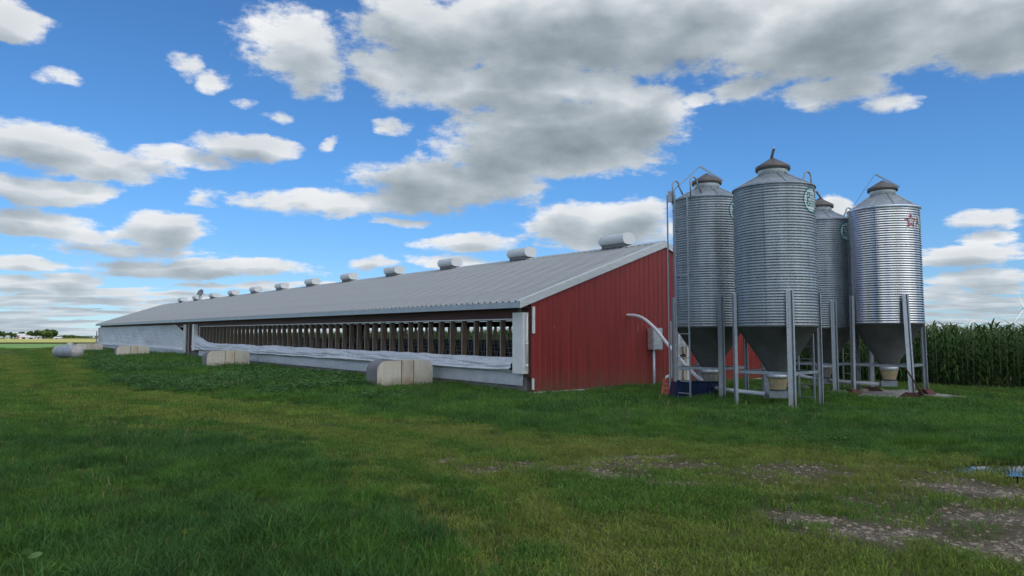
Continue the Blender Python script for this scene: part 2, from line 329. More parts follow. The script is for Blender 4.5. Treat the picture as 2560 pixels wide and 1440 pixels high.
M['rock'] = mat('rock', (0.30, 0.25, 0.19), 0.9, 0, 0.3, 5, bump=0.4, rnd=0.25)
M['pebble'] = mat('pebble', (0.25, 0.205, 0.15), 0.9, 0, 0.25, 9, rnd=0.4)
M['grass'] = mat('grass_long', (0.10, 0.215, 0.026), 0.6, 0, 0.2, 0.6, pos='World', col2=(0.050, 0.135, 0.034), transl=0.3, rnd=0.42, spec=0.3)
M['grass_barn'] = mat('grass_barnside', (0.115, 0.235, 0.032), 0.6, 0, 0.2, 0.5, pos='World', col2=(0.066, 0.165, 0.036), transl=0.3, rnd=0.4, spec=0.3)
M['mown'] = mat('grass_mown', (0.15, 0.255, 0.036), 0.65, 0, 0.2, 0.28, pos='World', col2=(0.235, 0.265, 0.055), transl=0.25, rnd=0.35, spec=0.25)
M['mown_green'] = mat('grass_mown_green', (0.088, 0.20, 0.028), 0.65, 0, 0.2, 0.4, pos='World', col2=(0.12, 0.22, 0.036), transl=0.25, rnd=0.35, spec=0.25)
M['straw'] = mat('grass_dry', (0.25, 0.21, 0.10), 0.8, 0, 0.2, 3, pos='World', transl=0.2, rnd=0.2, spec=0.2)
M['weed'] = mat('weed_leaf', (0.072, 0.165, 0.042), 0.7, 0, 0.2, 0.8, pos='World', col2=(0.10, 0.205, 0.06), transl=0.3, rnd=0.2, spec=0.15)
M['stem'] = mat('weed_stem', (0.09, 0.13, 0.04), 0.7, 0, 0.1, 5)
M['corn_leaf'] = mat('corn_leaf', (0.038, 0.096, 0.019), 0.6, 0, 0.2, 2, col2=(0.07, 0.14, 0.030), transl=0.25, rnd=0.3, spec=0.25)
M['corn_stalk'] = mat('corn_stalk', (0.12, 0.17, 0.06), 0.6, 0, 0.2, 5)
M['tassel'] = mat('corn_tassel', (0.19, 0.21, 0.07), 0.8, 0, 0.2, 5)
M['far_leaf'] = mat('far_tree_leaf', (0.045, 0.085, 0.022), 0.7, 0, 0.2, 0.08, pos='World', col2=(0.08, 0.125, 0.035), transl=0.2, rnd=0.15, spec=0.2)
M['bark'] = mat('bark', (0.10, 0.075, 0.055), 0.9, 0, 0.3, 4)
M['turbine'] = mat('turbine_white', (0.8, 0.8, 0.8), 0.4, 0, 0.03, 1)
M['far_roof'] = mat('far_roof', (0.40, 0.41, 0.42), 0.5, 0.1, 0.1, 1)
M['far_wall'] = mat('far_wall', (0.52, 0.51, 0.48), 0.6, 0, 0.08, 1)
M['far_red'] = mat('far_wall_red', (0.22, 0.06, 0.05), 0.6, 0, 0.1, 1)
M['dark'] = mat('dark_opening', (0.02, 0.02, 0.02), 0.8, 0, 0.1, 1)
M['cloud'] = mat('cloud_vapour', (0.8, 0.81, 0.83), 1.0, 0, 0.05, 0.01, spec=0.0)
M['dish'] = mat('dish_grey', (0.21, 0.20, 0.20), 0.5, 0.2, 0.1, 4)

def weather(m, tint, z0, z1, amount, streak=0.25):
    nt = m.node_tree; N = nt.nodes; Lk = nt.links; b = N['Principled BSDF']; src = b.inputs['Base Color'].links[0].from_socket
    t = N.new('ShaderNodeTexCoord'); sx = N.new('ShaderNodeSeparateXYZ'); Lk.new(t.outputs['Object'], sx.inputs[0])
    n = N.new('ShaderNodeTexNoise'); n.inputs['Scale'].default_value = 3.0; n.inputs['Detail'].default_value = 6; Lk.new(t.outputs['Object'], n.inputs['Vector'])
    mr = N.new('ShaderNodeMapRange'); mr.inputs[1].default_value = z0; mr.inputs[2].default_value = z1; mr.inputs[3].default_value = 1; mr.inputs[4].default_value = 0; Lk.new(sx.outputs[2], mr.inputs[0])
    mu = N.new('ShaderNodeMath'); mu.operation = 'MULTIPLY'; Lk.new(mr.outputs[0], mu.inputs[0]); Lk.new(n.outputs['Fac'], mu.inputs[1])
    m2 = N.new('ShaderNodeMath'); m2.operation = 'MULTIPLY'; m2.use_clamp = True; m2.inputs[1].default_value = amount * 2; Lk.new(mu.outputs[0], m2.inputs[0])
    mp = N.new('ShaderNodeMapping'); mp.inputs['Scale'].default_value = (9, 9, 0.35); Lk.new(t.outputs['Object'], mp.inputs[0])
    n3 = N.new('ShaderNodeTexNoise'); n3.inputs['Scale'].default_value = 1.0; n3.inputs['Detail'].default_value = 5; Lk.new(mp.outputs[0], n3.inputs['Vector'])
    hv = N.new('ShaderNodeHueSaturation'); r3 = N.new('ShaderNodeMapRange'); r3.inputs[1].default_value = 0.3; r3.inputs[2].default_value = 0.7; r3.inputs[3].default_value = 1 - streak; r3.inputs[4].default_value = 1 + streak
    Lk.new(n3.outputs['Fac'], r3.inputs[0]); Lk.new(r3.outputs[0], hv.inputs['Value']); Lk.new(src, hv.inputs['Color'])
    mx = N.new('ShaderNodeMix'); mx.data_type = 'RGBA'; Lk.new(m2.outputs[0], mx.inputs[0]); Lk.new(hv.outputs[0], mx.inputs[6]); mx.inputs[7].default_value = (*tint, 1); Lk.new(mx.outputs[2], b.inputs['Base Color'])
weather(M['red'], (0.16, 0.10, 0.06), 0.0, 0.75, 0.55, 0.16)
weather(M['galv'], (0.20, 0.18, 0.15), 1.7, 2.6, 0.25, 0.14)
weather(M['galv_leg'], (0.20, 0.17, 0.13), 0.0, 0.5, 0.5, 0.10)
weather(M['curtain'], (0.34, 0.33, 0.28), 0.1, 0.5, 0.5, 0.03)
weather(M['hood'], (0.26, 0.20, 0.12), 0.0, 0.35, 0.7, 0.10)
weather(M['hood_mid'], (0.30, 0.15, 0.06), 0.0, 0.4, 0.7, 0.12)

# ground: grass-root soil, gravel and mud follow vertex masks made from the zones above
def ground_material():
    m = bpy.data.materials.new('ground_soil'); m.use_nodes = True; nt = m.node_tree; N = nt.nodes; Lk = nt.links; b = N['Principled BSDF']
    g = N.new('ShaderNodeNewGeometry')
    def noise(sc, d=6, rough=0.6):
        n = N.new('ShaderNodeTexNoise'); n.inputs['Scale'].default_value = sc; n.inputs['Detail'].default_value = d; n.inputs['Roughness'].default_value = rough
        Lk.new(g.outputs['Position'], n.inputs['Vector']); return n.outputs['Fac']
    def ramp(f, a, ca, bb, cb):
        r = N.new('ShaderNodeValToRGB'); Lk.new(f, r.inputs[0]); e = r.color_ramp.elements
        e[0].position = a; e[0].color = (*ca, 1); e[1].position = bb; e[1].color = (*cb, 1); return r.outputs[0]
    def mix(f, a, c):
        n = N.new('ShaderNodeMix'); n.data_type = 'RGBA'
        Lk.new(f, n.inputs[0]); Lk.new(a, n.inputs[6]); Lk.new(c, n.inputs[7]); return n.outputs[2]
    def attr(nm):
        a = N.new('ShaderNodeAttribute'); a.attribute_name = nm; return a.outputs['Fac']
    longg = ramp(noise(3.0), 0.3, (0.020, 0.040, 0.010), 0.7, (0.036, 0.066, 0.016))
    short = ramp(noise(4.0, 8), 0.3, (0.046, 0.072, 0.016), 0.7, (0.085, 0.10, 0.028))
    grav = ramp(noise(42.0, 3), 0.35, (0.06, 0.05, 0.034), 0.68, (0.22, 0.19, 0.15))
    mudc = ramp(noise(7.0), 0.3, (0.018, 0.015, 0.011), 0.7, (0.036, 0.03, 0.022))
    far = ramp(noise(0.05), 0.35, (0.05, 0.085, 0.018), 0.65, (0.085, 0.115, 0.026))
    worn_ = ramp(noise(9.0, 6), 0.3, (0.055, 0.048, 0.026), 0.72, (0.135, 0.115, 0.072)); c = mix(attr('short'), longg, short); c = mix(attr('worn'), c, worn_); c = mix(attr('gravel'), c, grav); c = mix(attr('mud'), c, mudc); c = mix(attr('far'), c, far)
    Lk.new(c, b.inputs['Base Color']); b.inputs['Roughness'].default_value = 0.95; b.inputs['Specular IOR Level'].default_value = 0.15
    bp = N.new('ShaderNodeBump'); bp.inputs['Strength'].default_value = 0.6; bp.inputs['Distance'].default_value = 0.03
    Lk.new(noise(25.0, 4), bp.inputs['Height']); Lk.new(bp.outputs[0], b.inputs['Normal'])
    return m

# ------------------------------------------------------------------ setting: ground, fields, cloud
def axis(lo, hi, step, far):
    a = list(np.arange(lo, hi + 1e-6, step)); st_, x = step, a[-1]
    while x < far: st_ *= 1.3; x += st_; a.append(x)
    st_, x = step, a[0]; b = []
    while x > -far: st_ *= 1.3; x -= st_; b.append(x)
    return np.array(b[::-1] + a)
gx = axis(-14, 16, 0.25, 9000); gy = axis(2, 34, 0.25, 9000)
GX, GY = np.meshgrid(gx, gy, indexing='ij')
gm = MB().grid(np.stack([GX, GY, gz(GX, GY) - 0.11 * mud(GX, GY)], -1)).mesh('ground', ground_material(), True)
up, lo = zones(GX, GY)
def put(name, arr):
    a = gm.attributes.new(name, 'FLOAT', 'POINT'); a.data.foreach_set('value', np.asarray(arr, np.float32).ravel())
put('short', 1 - np.maximum(smooth01(up, -0.8, 0.8), smooth01(lo, -1.9, 1.5))); put('gravel', gravel(GX, GY)); put('worn', worn(GX, GY) * 0.9); put('mud', mud(GX, GY)); put('far', smooth01(np.hypot(GX, GY), 60, 110))
tag(link('ground', gm), None, None, kind='structure')
def sheet(name, poly, z, m):
    tag(MB().add([(x, y, z) for x, y in poly], [tuple(range(len(poly)))]).build(name, m), None, None, kind='structure')
sheet('bean_field', [(-260, 94), (-40, 94), (-20, 168), (-420, 168)], 0.12, mat('bean_field', (0.10, 0.20, 0.035), 0.8, 0, 0.2, 0.6, pos='World', col2=(0.075, 0.16, 0.03), bump=0.4, bscale=3))
sheet('ripe_field', [(-1400, 200), (60, 200), (60, 720), (-1400, 720)], 0.25, mat('ripe_field', (0.25, 0.275, 0.06), 0.9, 0, 0.2, 0.02, pos='World', col2=(0.30, 0.28, 0.08), stretch=(0.3, 1, 1), bump=0.4, bscale=2))
sheet('stubble_field', [(-2600, 1050), (400, 1050), (400, 1900), (-2600, 1900)], 0.4, mat('stubble_field', (0.33, 0.31, 0.12), 0.9, 0, 0.2, 0.01, pos='World', col2=(0.20, 0.24, 0.08)))
# the cumulus that shades the farmyard, between it and the sun
bm = bmesh.new(); bmesh.ops.create_icosphere(bm, subdivisions=5, radius=1)
for v in bm.verts:
    p = v.co.copy(); n = 0.16 * float(fb(p.x * 2.2 + 3, p.y * 2.2 + p.z * 1.7, 12)) + 0.06 * float(fb(p.x * 6 + p.z * 5, p.y * 6, 13))
    k = 1 + n; z = p.z * (30 if p.z > 0 else 12) * (1 + 2.2 * n)
    v.co = Vector((p.x * 104 * k, p.y * 68 * k, z))
me = bpy.data.meshes.new('cloud'); bm.to_mesh(me); bm.free(); me.materials.append(M['cloud']); me.polygons.foreach_set('use_smooth', [True] * len(me.polygons))
cl = link('cloud', me); cl.location = Vector((-12, 33, 0)) + SUN * 420; tag(cl, None, None, kind='structure')
# puddle
pts = []
for k in range(40):
    a = 2 * math.pi * k / 40; r = 1 + 0.28 * float(fb(math.cos(a) * 1.5 + 4, math.sin(a) * 1.5, 14))
    pts.append((PUD[0] + 1.0 * r * math.cos(a), PUD[1] + 0.4 * r * math.sin(a)))
wm_ = bpy.data.materials.new('puddle_water'); wm_.use_nodes = True; b_ = wm_.node_tree.nodes['Principled BSDF']
b_.inputs['Base Color'].default_value = (0.02, 0.018, 0.013, 1); b_.inputs['Roughness'].default_value = 0.03; b_.inputs['IOR'].default_value = 1.33; b_.inputs['Specular IOR Level'].default_value = 0.6
zc = gzf(*PUD) - 0.012
tag(MB().add([(x, y, zc) for x, y in pts], [tuple(range(40))]).build('puddle', wm_), None, None, kind='structure')

# ------------------------------------------------------------------ barn
barn = thing('hog_barn', (float(C0[0]), float(C0[1]), 0), BYAW, 'long red steel livestock barn with pale ribbed metal roof and curtain sides', 'barn', tilt=TILT)
EX, EZ, RX, RZ = -0.42, 2.62, 6.0, 4.86            # eave edge and ridge, across the barn
SL = (RZ - EZ) / (RX - EX)
def roofz(x): return EZ + SL * ((x if x < RX else 2 * RX - x) - EX)
# roof sheets: four ribs to a sheet
def rib_profile(w, n, h, a, b):
    p = [(0.0, 0.0)]
    for k in range(n):
        c = (k + 0.5) * w / n; p += [(c - a, 0), (c - b, h), (c + b, h), (c + a, 0)]
    return p + [(w, 0.0)]
PW = BL / 79
prof = rib_profile(PW - 0.004, 3, 0.046, 0.05, 0.016)
nv = Vector((-SL, 0, 1)).normalized()
A = np.array([[(x + nv.x * h, y, z + nv.z * h) for y, h in prof] for x, z in ((EX - 0.03, EZ - 0.03 * SL), (RX, RZ))])
rb = MB().grid(A.transpose(1, 0, 2)); rb.m = [1 if i % 4 in (1, 3) else 0 for i in range(len(rb.f))]     # darker colour on the rib flanks paints in their shading
rmesh = rb.mesh('roof_panel', [M['roof'], M['roof_rib_shade']])
for k in range(79):
    o = link('roof_panel', rmesh, barn); o.location = (0, k * PW, 0.02)
MB().add([(RX, 0, RZ + 0.02), (2 * RX - EX, 0, EZ + 0.02), (2 * RX - EX, BL, EZ + 0.02), (RX, BL, RZ + 0.02)], [(0, 1, 2, 3)]).build('roof_slope', M['roof'], barn)
MB().add([(RX - 0.2, -0.02, RZ - 0.2 * SL + 0.055), (RX, -0.02, RZ + 0.075), (RX + 0.2, -0.02, RZ - 0.2 * SL + 0.055), (RX - 0.2, BL + 0.02, RZ - 0.2 * SL + 0.055), (RX, BL + 0.02, RZ + 0.075), (RX + 0.2, BL + 0.02, RZ - 0.2 * SL + 0.055)], [(0, 1, 4, 3), (1, 2, 5, 4)]).build('ridge_cap', M['roof'], barn)
# rake trim, an angle along each gable edge
for sgn in (0, 1):
    f = (lambda x: x) if not sgn else (lambda x: 2 * RX - x)
    mb = MB(); a0, a1 = (EX - 0.04, EZ - 0.02), (RX, RZ + 0.0)
    top = 0.062
    P = lambda x, z, y, dz: (f(x), y, z + dz)
    v = []
    for (x, z) in (a0, a1):
        v += [P(x, z, 0.12, top), P(x, z, -0.07, top), P(x, z, -0.07, -0.16), P(x, z, -0.045, -0.16), P(x, z, -0.045, top - 0.025), P(x, z, 0.12, top - 0.025)]
    q = [(i, (i + 1) % 6, (i + 1) % 6 + 6, i + 6) for i in range(6)] + [(0, 1, 2, 3, 4, 5), (11, 10, 9, 8, 7, 6)]
    mb.add(v, q if not sgn else [x[::-1] for x in q]).build('rake_trim', M['trim'], barn)
# eave fascia with its lip, soffit
MB().box(EX - 0.045, EX - 0.012, -0.03, BL + 0.03, EZ - 0.13, EZ + 0.010).box(EX - 0.075, EX - 0.012, -0.03, BL + 0.03, EZ - 0.165, EZ - 0.132).build('fascia', M['fascia'], barn)
MB().box(EX - 0.01, 0.05, 0.0, BL, EZ - 0.16, EZ - 0.14).build('soffit', M['darkred'], barn)
# gable sheets
NP = 13; GW = BW / NP
def gable_panel(k):
    x0 = k * GW; xs = [(x0 + p, -h) for p, h in rib_profile(GW - 0.004, 4, 0.016, 0.028, 0.012)]
    if x0 < RX < x0 + GW: xs.append((RX, 0.0)); xs.sort()
    v = [(x, y, 0.03) for x, y in xs] + [(x, y, roofz(x) - 0.01) for x, y in xs]; n = len(xs)
    return MB().add(v, [(i, i + 1, i + 1 + n, i + n) for i in range(n - 1)])
for k in range(NP): gable_panel(k).build('wall_panel', M['red'], barn)
MB().add([(0, BL, 0), (BW, BL, 0), (BW, BL, EZ), (RX, BL, RZ), (0, BL, EZ)], [(0, 1, 2, 3, 4)]).build('end_wall', M['red'], barn)
MB().box(0.0, BW, -0.03, -0.005, -0.02, 0.028).build('base_trim', M['white'], barn)
MB().box(0, BW, 0.02, 0.2, -0.5, 0.02).box(-0.01, 0.17, 0.202, BL, -0.5, 0.45).box(BW - 0.17, BW, 0.202, BL, -0.5, 1.35).box(0.172, BW - 0.172, BL - 0.2, BL - 0.01, -0.5, 0.3).build('foundation', M['found'], barn)
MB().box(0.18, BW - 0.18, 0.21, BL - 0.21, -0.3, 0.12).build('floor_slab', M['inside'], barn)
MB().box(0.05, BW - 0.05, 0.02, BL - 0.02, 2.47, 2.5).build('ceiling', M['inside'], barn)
# long side: header, posts of wall, rails
MID0, MID1 = 34.1, 37.2
MB().box(-0.005, 0.04, 0.03, BL - 0.01, 2.16, 2.455).build('header_board', M['darkred'], barn)
MB().box(BW - 0.05, BW, 0.03, BL - 0.01, 2.13, 2.455).build('header_board', M['darkred'], barn)
for y0, y1 in ((0.03, 0.72), (MID0, MID1), (BL - 0.6, BL - 0.01)):
    MB().box(-0.004, 0.04, y0, y1, 0.452, 2.158).build('side_panel', M['darkred'], barn)
    MB().box(BW - 0.05, BW, y0, y1, 1.352, 2.128).build('side_panel', M['darkred'], barn)
for y0, y1 in ((0.72, MID0), (MID1, BL - 0.6)):
    MB().box(-0.04, -0.007, y0, y1, 2.125, 2.165).build('rail', M['white'], barn)
MB().box(-0.035, -0.007, MID0 - 0.06, MID0, 0.9, 2.124).build('rail', M['white'], barn)
smesh = MB().box(0.012, 0.2, -0.019, 0.019, 0.46, 2.155).box(0.0, 0.011, -0.012, 0.012, 0.46, 2.155, 1).mesh('stud', [M['wood'], M['edge']])
bmesh2 = MB().box(0, 0.188, -0.019, 0.019, 1.355, 2.128).mesh('stud', [M['wood']])
for k in range(48):
    y = 1.46 + k * 0.69
    if y < MID0 - 0.1:
        o = link('stud', smesh, barn); o.location = (0, y, 0)
        o = link('stud', bmesh2, barn); o.location = (BW - 0.24, y, 0)
# hog-wire behind the studs, in lengths
for k in range(8):
    y0, y1 = 0.8 + k * 4.17, 0.8 + (k + 1) * 4.17 - 0.05; mb = MB()
    for z in (0.86, 1.0, 1.14, 1.28, 1.42, 1.56): mb.box(0.215, 0.221, y0, y1, z, z + 0.006)
    for j in range(24):
        y = y0 + 0.05 + j * 0.172; mb.box(0.222, 0.227, y, y + 0.005, 0.6, 1.62)
    mb.build('wire_panel', M['wire'], barn)
# dark pen gates inside
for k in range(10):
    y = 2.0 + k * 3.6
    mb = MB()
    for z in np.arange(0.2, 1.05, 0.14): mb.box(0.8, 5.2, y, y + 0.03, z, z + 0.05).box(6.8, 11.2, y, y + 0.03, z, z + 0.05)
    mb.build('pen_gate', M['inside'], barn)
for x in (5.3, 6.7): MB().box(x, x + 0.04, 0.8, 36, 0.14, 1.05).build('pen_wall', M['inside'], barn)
# lacing cord in front of the opening
mb = MB(); zig = []; y = 0.9
for k in range(96):
    zig.append((-0.045, y + 0.35 * k, 2.12 if k % 2 else 1.0))
mb.tube([p for p in zig if p[1] < MID0 - 0.3], 0.0045, 4); mb.build('lacing_cord', M['wire'], barn)
mb = MB(); cab = [(-0.06, yy, 2.36 - 0.05 * math.sin(math.pi * (((yy - 1) / 4.2) % 1))) for yy in np.arange(5.5, 33, 0.5)]
mb.tube(cab, 0.008, 4); mb.build('cable', M['cord'], barn)
# bunched curtain below the opening
ys = np.arange(0.66, MID0 + 1.0, 0.09); u = np.linspace(0, 1, 20)
Y2, U2 = np.meshgrid(ys, u, indexing='ij')
ztop = 1.03 + 0.045 * fb(ys * 0.35, ys * 0, 20) + 0.02 * vn(ys * 1.7, ys * 0, 21) + 0.52 * smooth01(ys, 31.0, 34.6) + 0.05 * smooth01(ys, 8, 30)
zbot = 0.57 + 0.02 * fb(ys * 0.6, ys * 0 + 7, 22)
Z2 = ztop[:, None] * (1 - U2) + zbot[:, None] * U2
w_ = 0.5 + 0.5 * vn(Y2 * 0.45, U2 * 5.0, 23); w2 = vn(Y2 * 1.6 + U2 * 4, U2 * 9.0, 24)
bulge = np.sin(np.pi * np.clip(U2, 0, 1)) * 0.05 + smooth01(U2, 0.55, 0.8) * 0.07 * (0.6 + 0.6 * vn(Y2 * 0.7, U2 * 0 + 3, 25)) + 0.045 * w_ + 0.02 * w2 + smooth01(U2, 0.0, 1.0) * 0.02
bulge *= 1.5
bulge += 0.05 * np.maximum(0, vn(Y2 * 0.35 - U2 * 0.6, U2 * 6.5, 27)) * smooth01(U2, 0.1, 0.3)
bulge += 0.042 * np.sin(U2 * 26 + 2.5 * vn(Y2 * 0.5, U2 * 0, 26)) * smooth01(U2, 0.45, 0.7)
bulge = np.where(U2 > 0.985, 0.015, np.maximum(bulge, 0.01))
MB().grid(np.stack([-0.05 - bulge, Y2, Z2], -1)).build('curtain', M['curtain'], barn, True)
mb = MB()
for k in range(80):
    yy = 1.0 + k * 0.42
    if yy < MID0 - 1: mb.tube([(-0.10, yy, 1.0), (-0.205, yy + 0.03, 0.75), (-0.16, yy + 0.05, 0.57)], 0.0035, 3)
mb.build('lacing_cord', M['cord'], barn)
# skirt of tarp below
for y0, y1 in ((0.3, MID0 - 0.05), (MID1 - 0.3, BL - 0.3)):
    ys = np.arange(y0, y1, 0.12); u = np.linspace(0, 1, 6); Y2, U2 = np.meshgrid(ys, u, indexing='ij')
    zb = 0.2 + 0.018 * fb(ys * 0.5, ys * 0, 30)
    MB().grid(np.stack([-0.03 - 0.012 * vn(Y2 * 0.8, U2 * 2, 31) - 0.02 * U2, Y2, 0.6 * (1 - U2) + zb[:, None] * U2], -1)).build('skirt_tarp', M['curtain'], barn, True)
# far bay: curtain drawn up, quilted by the netting
ys = np.arange(MID1 + 0.05, BL - 0.35, 0.11); u = np.linspace(0, 1, 34); Y2, U2 = np.meshgrid(ys, u, indexing='ij')
zt = 2.30 - 0.5 * (1 - smooth01(ys, MID1, MID1 + 3.0)) + 0.02 * fb(ys * 0.5, ys * 0, 33)
xw = 0.03 + 0.014 * np.abs(np.sin(U2 * 19 + 2.2 * vn(Y2 * 0.35, U2 * 2, 34))) * (0.6 + 0.5 * vn(Y2 * 0.5, U2 * 3, 36)) + 0.010 * np.abs(np.sin(Y2 * 5.2 + vn(Y2, U2 * 3, 37))) + 0.07 * vn(Y2 * 0.3, U2 * 1.5, 35) + 0.035 * vn(Y2 * 0.9 + 2 * U2, U2 * 2.5, 38) + 0.05 * smooth01(U2, 0.86, 0.97)
MB().grid(np.stack([-0.06 - np.maximum(xw, -0.02), Y2, zt[:, None] * (1 - U2) + 0.5 * U2], -1)).build('curtain', M['curtain'], barn, True)
# curtain machines: white housings, posts, pipes
hb = MB().box(-0.23, -0.006, 0.1, 0.58, 0.55, 2.33).build('curtain_housing', M['white'], barn, bevel=0.008)
MB().tube([(-0.10, 0.055, 0.75), (-0.10, 0.055, 2.28)], 0.03, 10).tube([(-0.10, 0.055, 0.73), (-0.10, 0.055, 0.83)], 0.042, 10).tube([(-0.10, 0.055, 1.38), (-0.10, 0.055, 1.44)], 0.042, 10).build('pipe', M['white'], hb, True)
MB().tube([(-0.13, 0.3, 2.33), (-0.13, 0.3, 2.45)], 0.012, 6).tube([(-0.13, 0.4, 2.33), (-0.13, 0.4, 2.45)], 0.012, 6).build('cable', M['wire'], hb)
MB().box(0.015, 0.10, -0.075, -0.026, 1.72, 2.5).build('corner_trim', M['white'], barn, bevel=0.004)
MB().box(0.015, 0.08, -0.07, -0.026, 0.1, 0.42).build('corner_trim', M['white'], barn, bevel=0.004)
for y0, y1, x, z0, z1, m in ((34.5, 34.95, -0.26, 0.55, 2.3, 'white'), (36.6, 37.15, -0.26, 0.42, 2.3, 'hood')):
    MB().box(x, -0.008, y0, y1, z0, z1).build('curtain_housing', M[m], barn, bevel=0.008)
for y, x, z0, z1, m, w in ((35.5, -0.34, -0.1, 2.45, 'galv_leg', 0.05), (36.1, -0.3, 0.1, 2.3, 'galv_dull', 0.12)):
    MB().box(x, x + w, y, y + w, z0, z1).build('post', M[m], barn, bevel=0.004)
MB().box(-0.2, -0.02, BL - 0.2, BL + 0.12, 0.4, 2.25).build('curtain_housing', M['white'], barn, bevel=0.008)
MB().tube([(-0.3, BL + 0.3, -0.2), (-0.3, BL + 0.3, 1.9)], 0.05, 8).build('post', M['galv_leg'], barn)
# ridge vents: drum-shaped caps with flat discs on the ends
def stadium(w, h, n=10):
    r = h / 2; p = []
    for k in range(n + 1): a = -math.pi / 2 + math.pi * k / n; p.append((w / 2 - r + r * math.cos(a), r * math.sin(a)))
    for k in range(n + 1): a = math.pi / 2 + math.pi * k / n; p.append((-w / 2 + r + r * math.cos(a), r * math.sin(a)))
    return p
vb = MB().prism(stadium(0.62, 0.39), (0, 0.03, 0.25), (1, 0, 0), (0, 0, 1), (0, 1.19, 0)).mesh('drum', M['trim'], bevel=0.0)
vc = MB().prism(stadium(0.65, 0.42), (0, 0, 0.25), (1, 0, 0), (0, 0, 1), (0, 0.028, 0)).mesh('end_cap', M['white'])
vs = MB().box(-0.22, 0.22, 0.08, 1.17, -0.06, 0.06).mesh('base', M['galv_dull'])
for k in range(12):
    v = bpy.data.objects.new('ridge_vent', None); COL.objects.link(v); v.parent = barn; v.location = (RX, 1.62 + 5.55 * k, RZ + 0.075)
    link('drum', vb, v); link('base', vs, v)
    for yy in (0.0, 1.222): link('end_cap', vc, v).location = (0, yy, 0)
# door in the gable with its frame and notice
d = MB().box(6.36, 7.06, -0.065, -0.022, 0.02, 2.05).build('door', mat('door_worn', (0.50, 0.48, 0.43), 0.7, 0, 0.1, 3, col2=(0.24, 0.19, 0.14), thr=(0.5, 0.7), stretch=(2, 2, 0.5)), barn)
MB().box(6.24, 6.355, -0.085, -0.022, -0.02, 2.16).box(7.065, 7.18, -0.085, -0.022, -0.02, 2.16).box(6.356, 7.064, -0.085, -0.022, 2.055, 2.16).build('door_frame', M['white'], d)
sg = MB().box(6.62, 6.98, -0.078, -0.067, 1.28, 1.85).build('notice', M['white_logo'], d)
mb = MB().box(6.72, 6.88, -0.082, -0.0785, 1.70, 1.81, 0)
for k in range(7): mb.box(6.67, 6.93 - 0.05 * (k % 3 == 2), -0.082, -0.0785, 1.36 + k * 0.042, 1.372 + k * 0.042, 1)
mb.build('notice_print', [M['red_logo'], M['black_logo']], d)
MB().tube([(6.8, -0.11, 0.0), (6.8, -0.11, 1.3)], 0.018, 6).tube([(6.66, -0.11, 0.98), (6.96, -0.11, 0.98)], 0.03, 6).tube([(6.8, -0.16, 0.92), (6.8, -0.16, 1.04)], 0.05, 8).build('latch', M['rust'], d)

# ------------------------------------------------------------------ things on and beside the barn
def B3(t, s, z=0.0): x, y = xy(t, s); return Vector((x, y, z + TILT * s))
eb = thing('electrical_box', B3(5.05, -0.03, 0), BYAW, 'grey metal electrical box with conduit on the red gable wall', 'electrical box')
MB().box(0.0, 0.5, -0.24, -0.005, 1.2, 1.92).build('cabinet', M['neck'], eb, bevel=0.01)
MB().box(0.025, 0.475, -0.256, -0.242, 1.22, 1.9).build('door', M['neck'], eb, bevel=0.006)
MB().box(0.43, 0.455, -0.27, -0.258, 1.5, 1.58).build('latch', M['galv_dull'], eb)
MB().tube([(0.2, -0.1, 1.2), (0.2, -0.1, -0.15)], 0.04, 10).build('conduit', M['pvc'], eb, True)
ft = thing('feed_tube', B3(4.11, 0, 0), BYAW, 'curved white plastic feed tube rising from the bins into the red gable wall', 'tube')
path = [(0.0, 0.06, 2.33), (-0.02, -0.35, 2.31), (-0.06, -0.7, 2.22), (-0.13, -1.05, 2.05), (-0.24, -1.45, 1.80), (-0.42, -1.95, 1.44), (-0.72, -2.75, 0.92), (-1.0, -3.5, 0.5), (-1.2, -4.0, 0.33)]
sm = []
for i in range(len(path) - 1):
    p0, p1, p2, p3 = [np.array(path[max(0, min(len(path) - 1, j))]) for j in (i - 1, i, i + 1, i + 2)]
    for q in np.linspace(0, 1, 5)[:-1]:
        sm.append(tuple(0.5 * (2 * p1 + (p2 - p0) * q + (2 * p0 - 5 * p1 + 4 * p2 - p3) * q * q + (3 * p1 - p0 - 3 * p2 + p3) * q ** 3)))
sm.append(path[-1])
MB().tube(sm, 0.052, 12).build('pipe', M['pvc'], ft, True)
MB().tube([sm[22], sm[23]], 0.058, 12).build('coupling', M['pvc'], ft, True)
dsh = thing('satellite_dish', B3(RX, 57.0, RZ + 0.07), BYAW, 'small grey satellite dish on a bent mast on the barn roof ridge', 'satellite dish'); dsh.scale = (0.8, 0.8, 0.8)
MB().tube([(0, 0, 0), (0, 0, 0.45), (0.05, 0.1, 0.65)], 0.03, 8).build('mast', M['galv_leg'], dsh)
mb = MB(); mb.lathe([(0.02, -0.09)] + [(r, -0.09 + 0.35 * r * r) for r in np.linspace(0.08, 0.48, 8)], 24)
do = mb.build('reflector', M['dish'], dsh, True); do.location = (0.1, 0.1, 0.85); do.rotation_euler = (R(70), 0, R(-60))
MB().tube([(0.1, 0.1, 0.5), (0.45, -0.12, 0.72)], 0.018, 6).build('feed_arm', M['galv_leg'], dsh)
MB().tube([(0.42, -0.1, 0.70), (0.50, -0.15, 0.78)], 0.035, 8).build('receiver', M['dish'], dsh)
MB().tube([(0, 0.0, 0.35), (-0.05, -1.1, 0.02)], 0.015, 6).build('strut', M['galv_leg'], dsh)
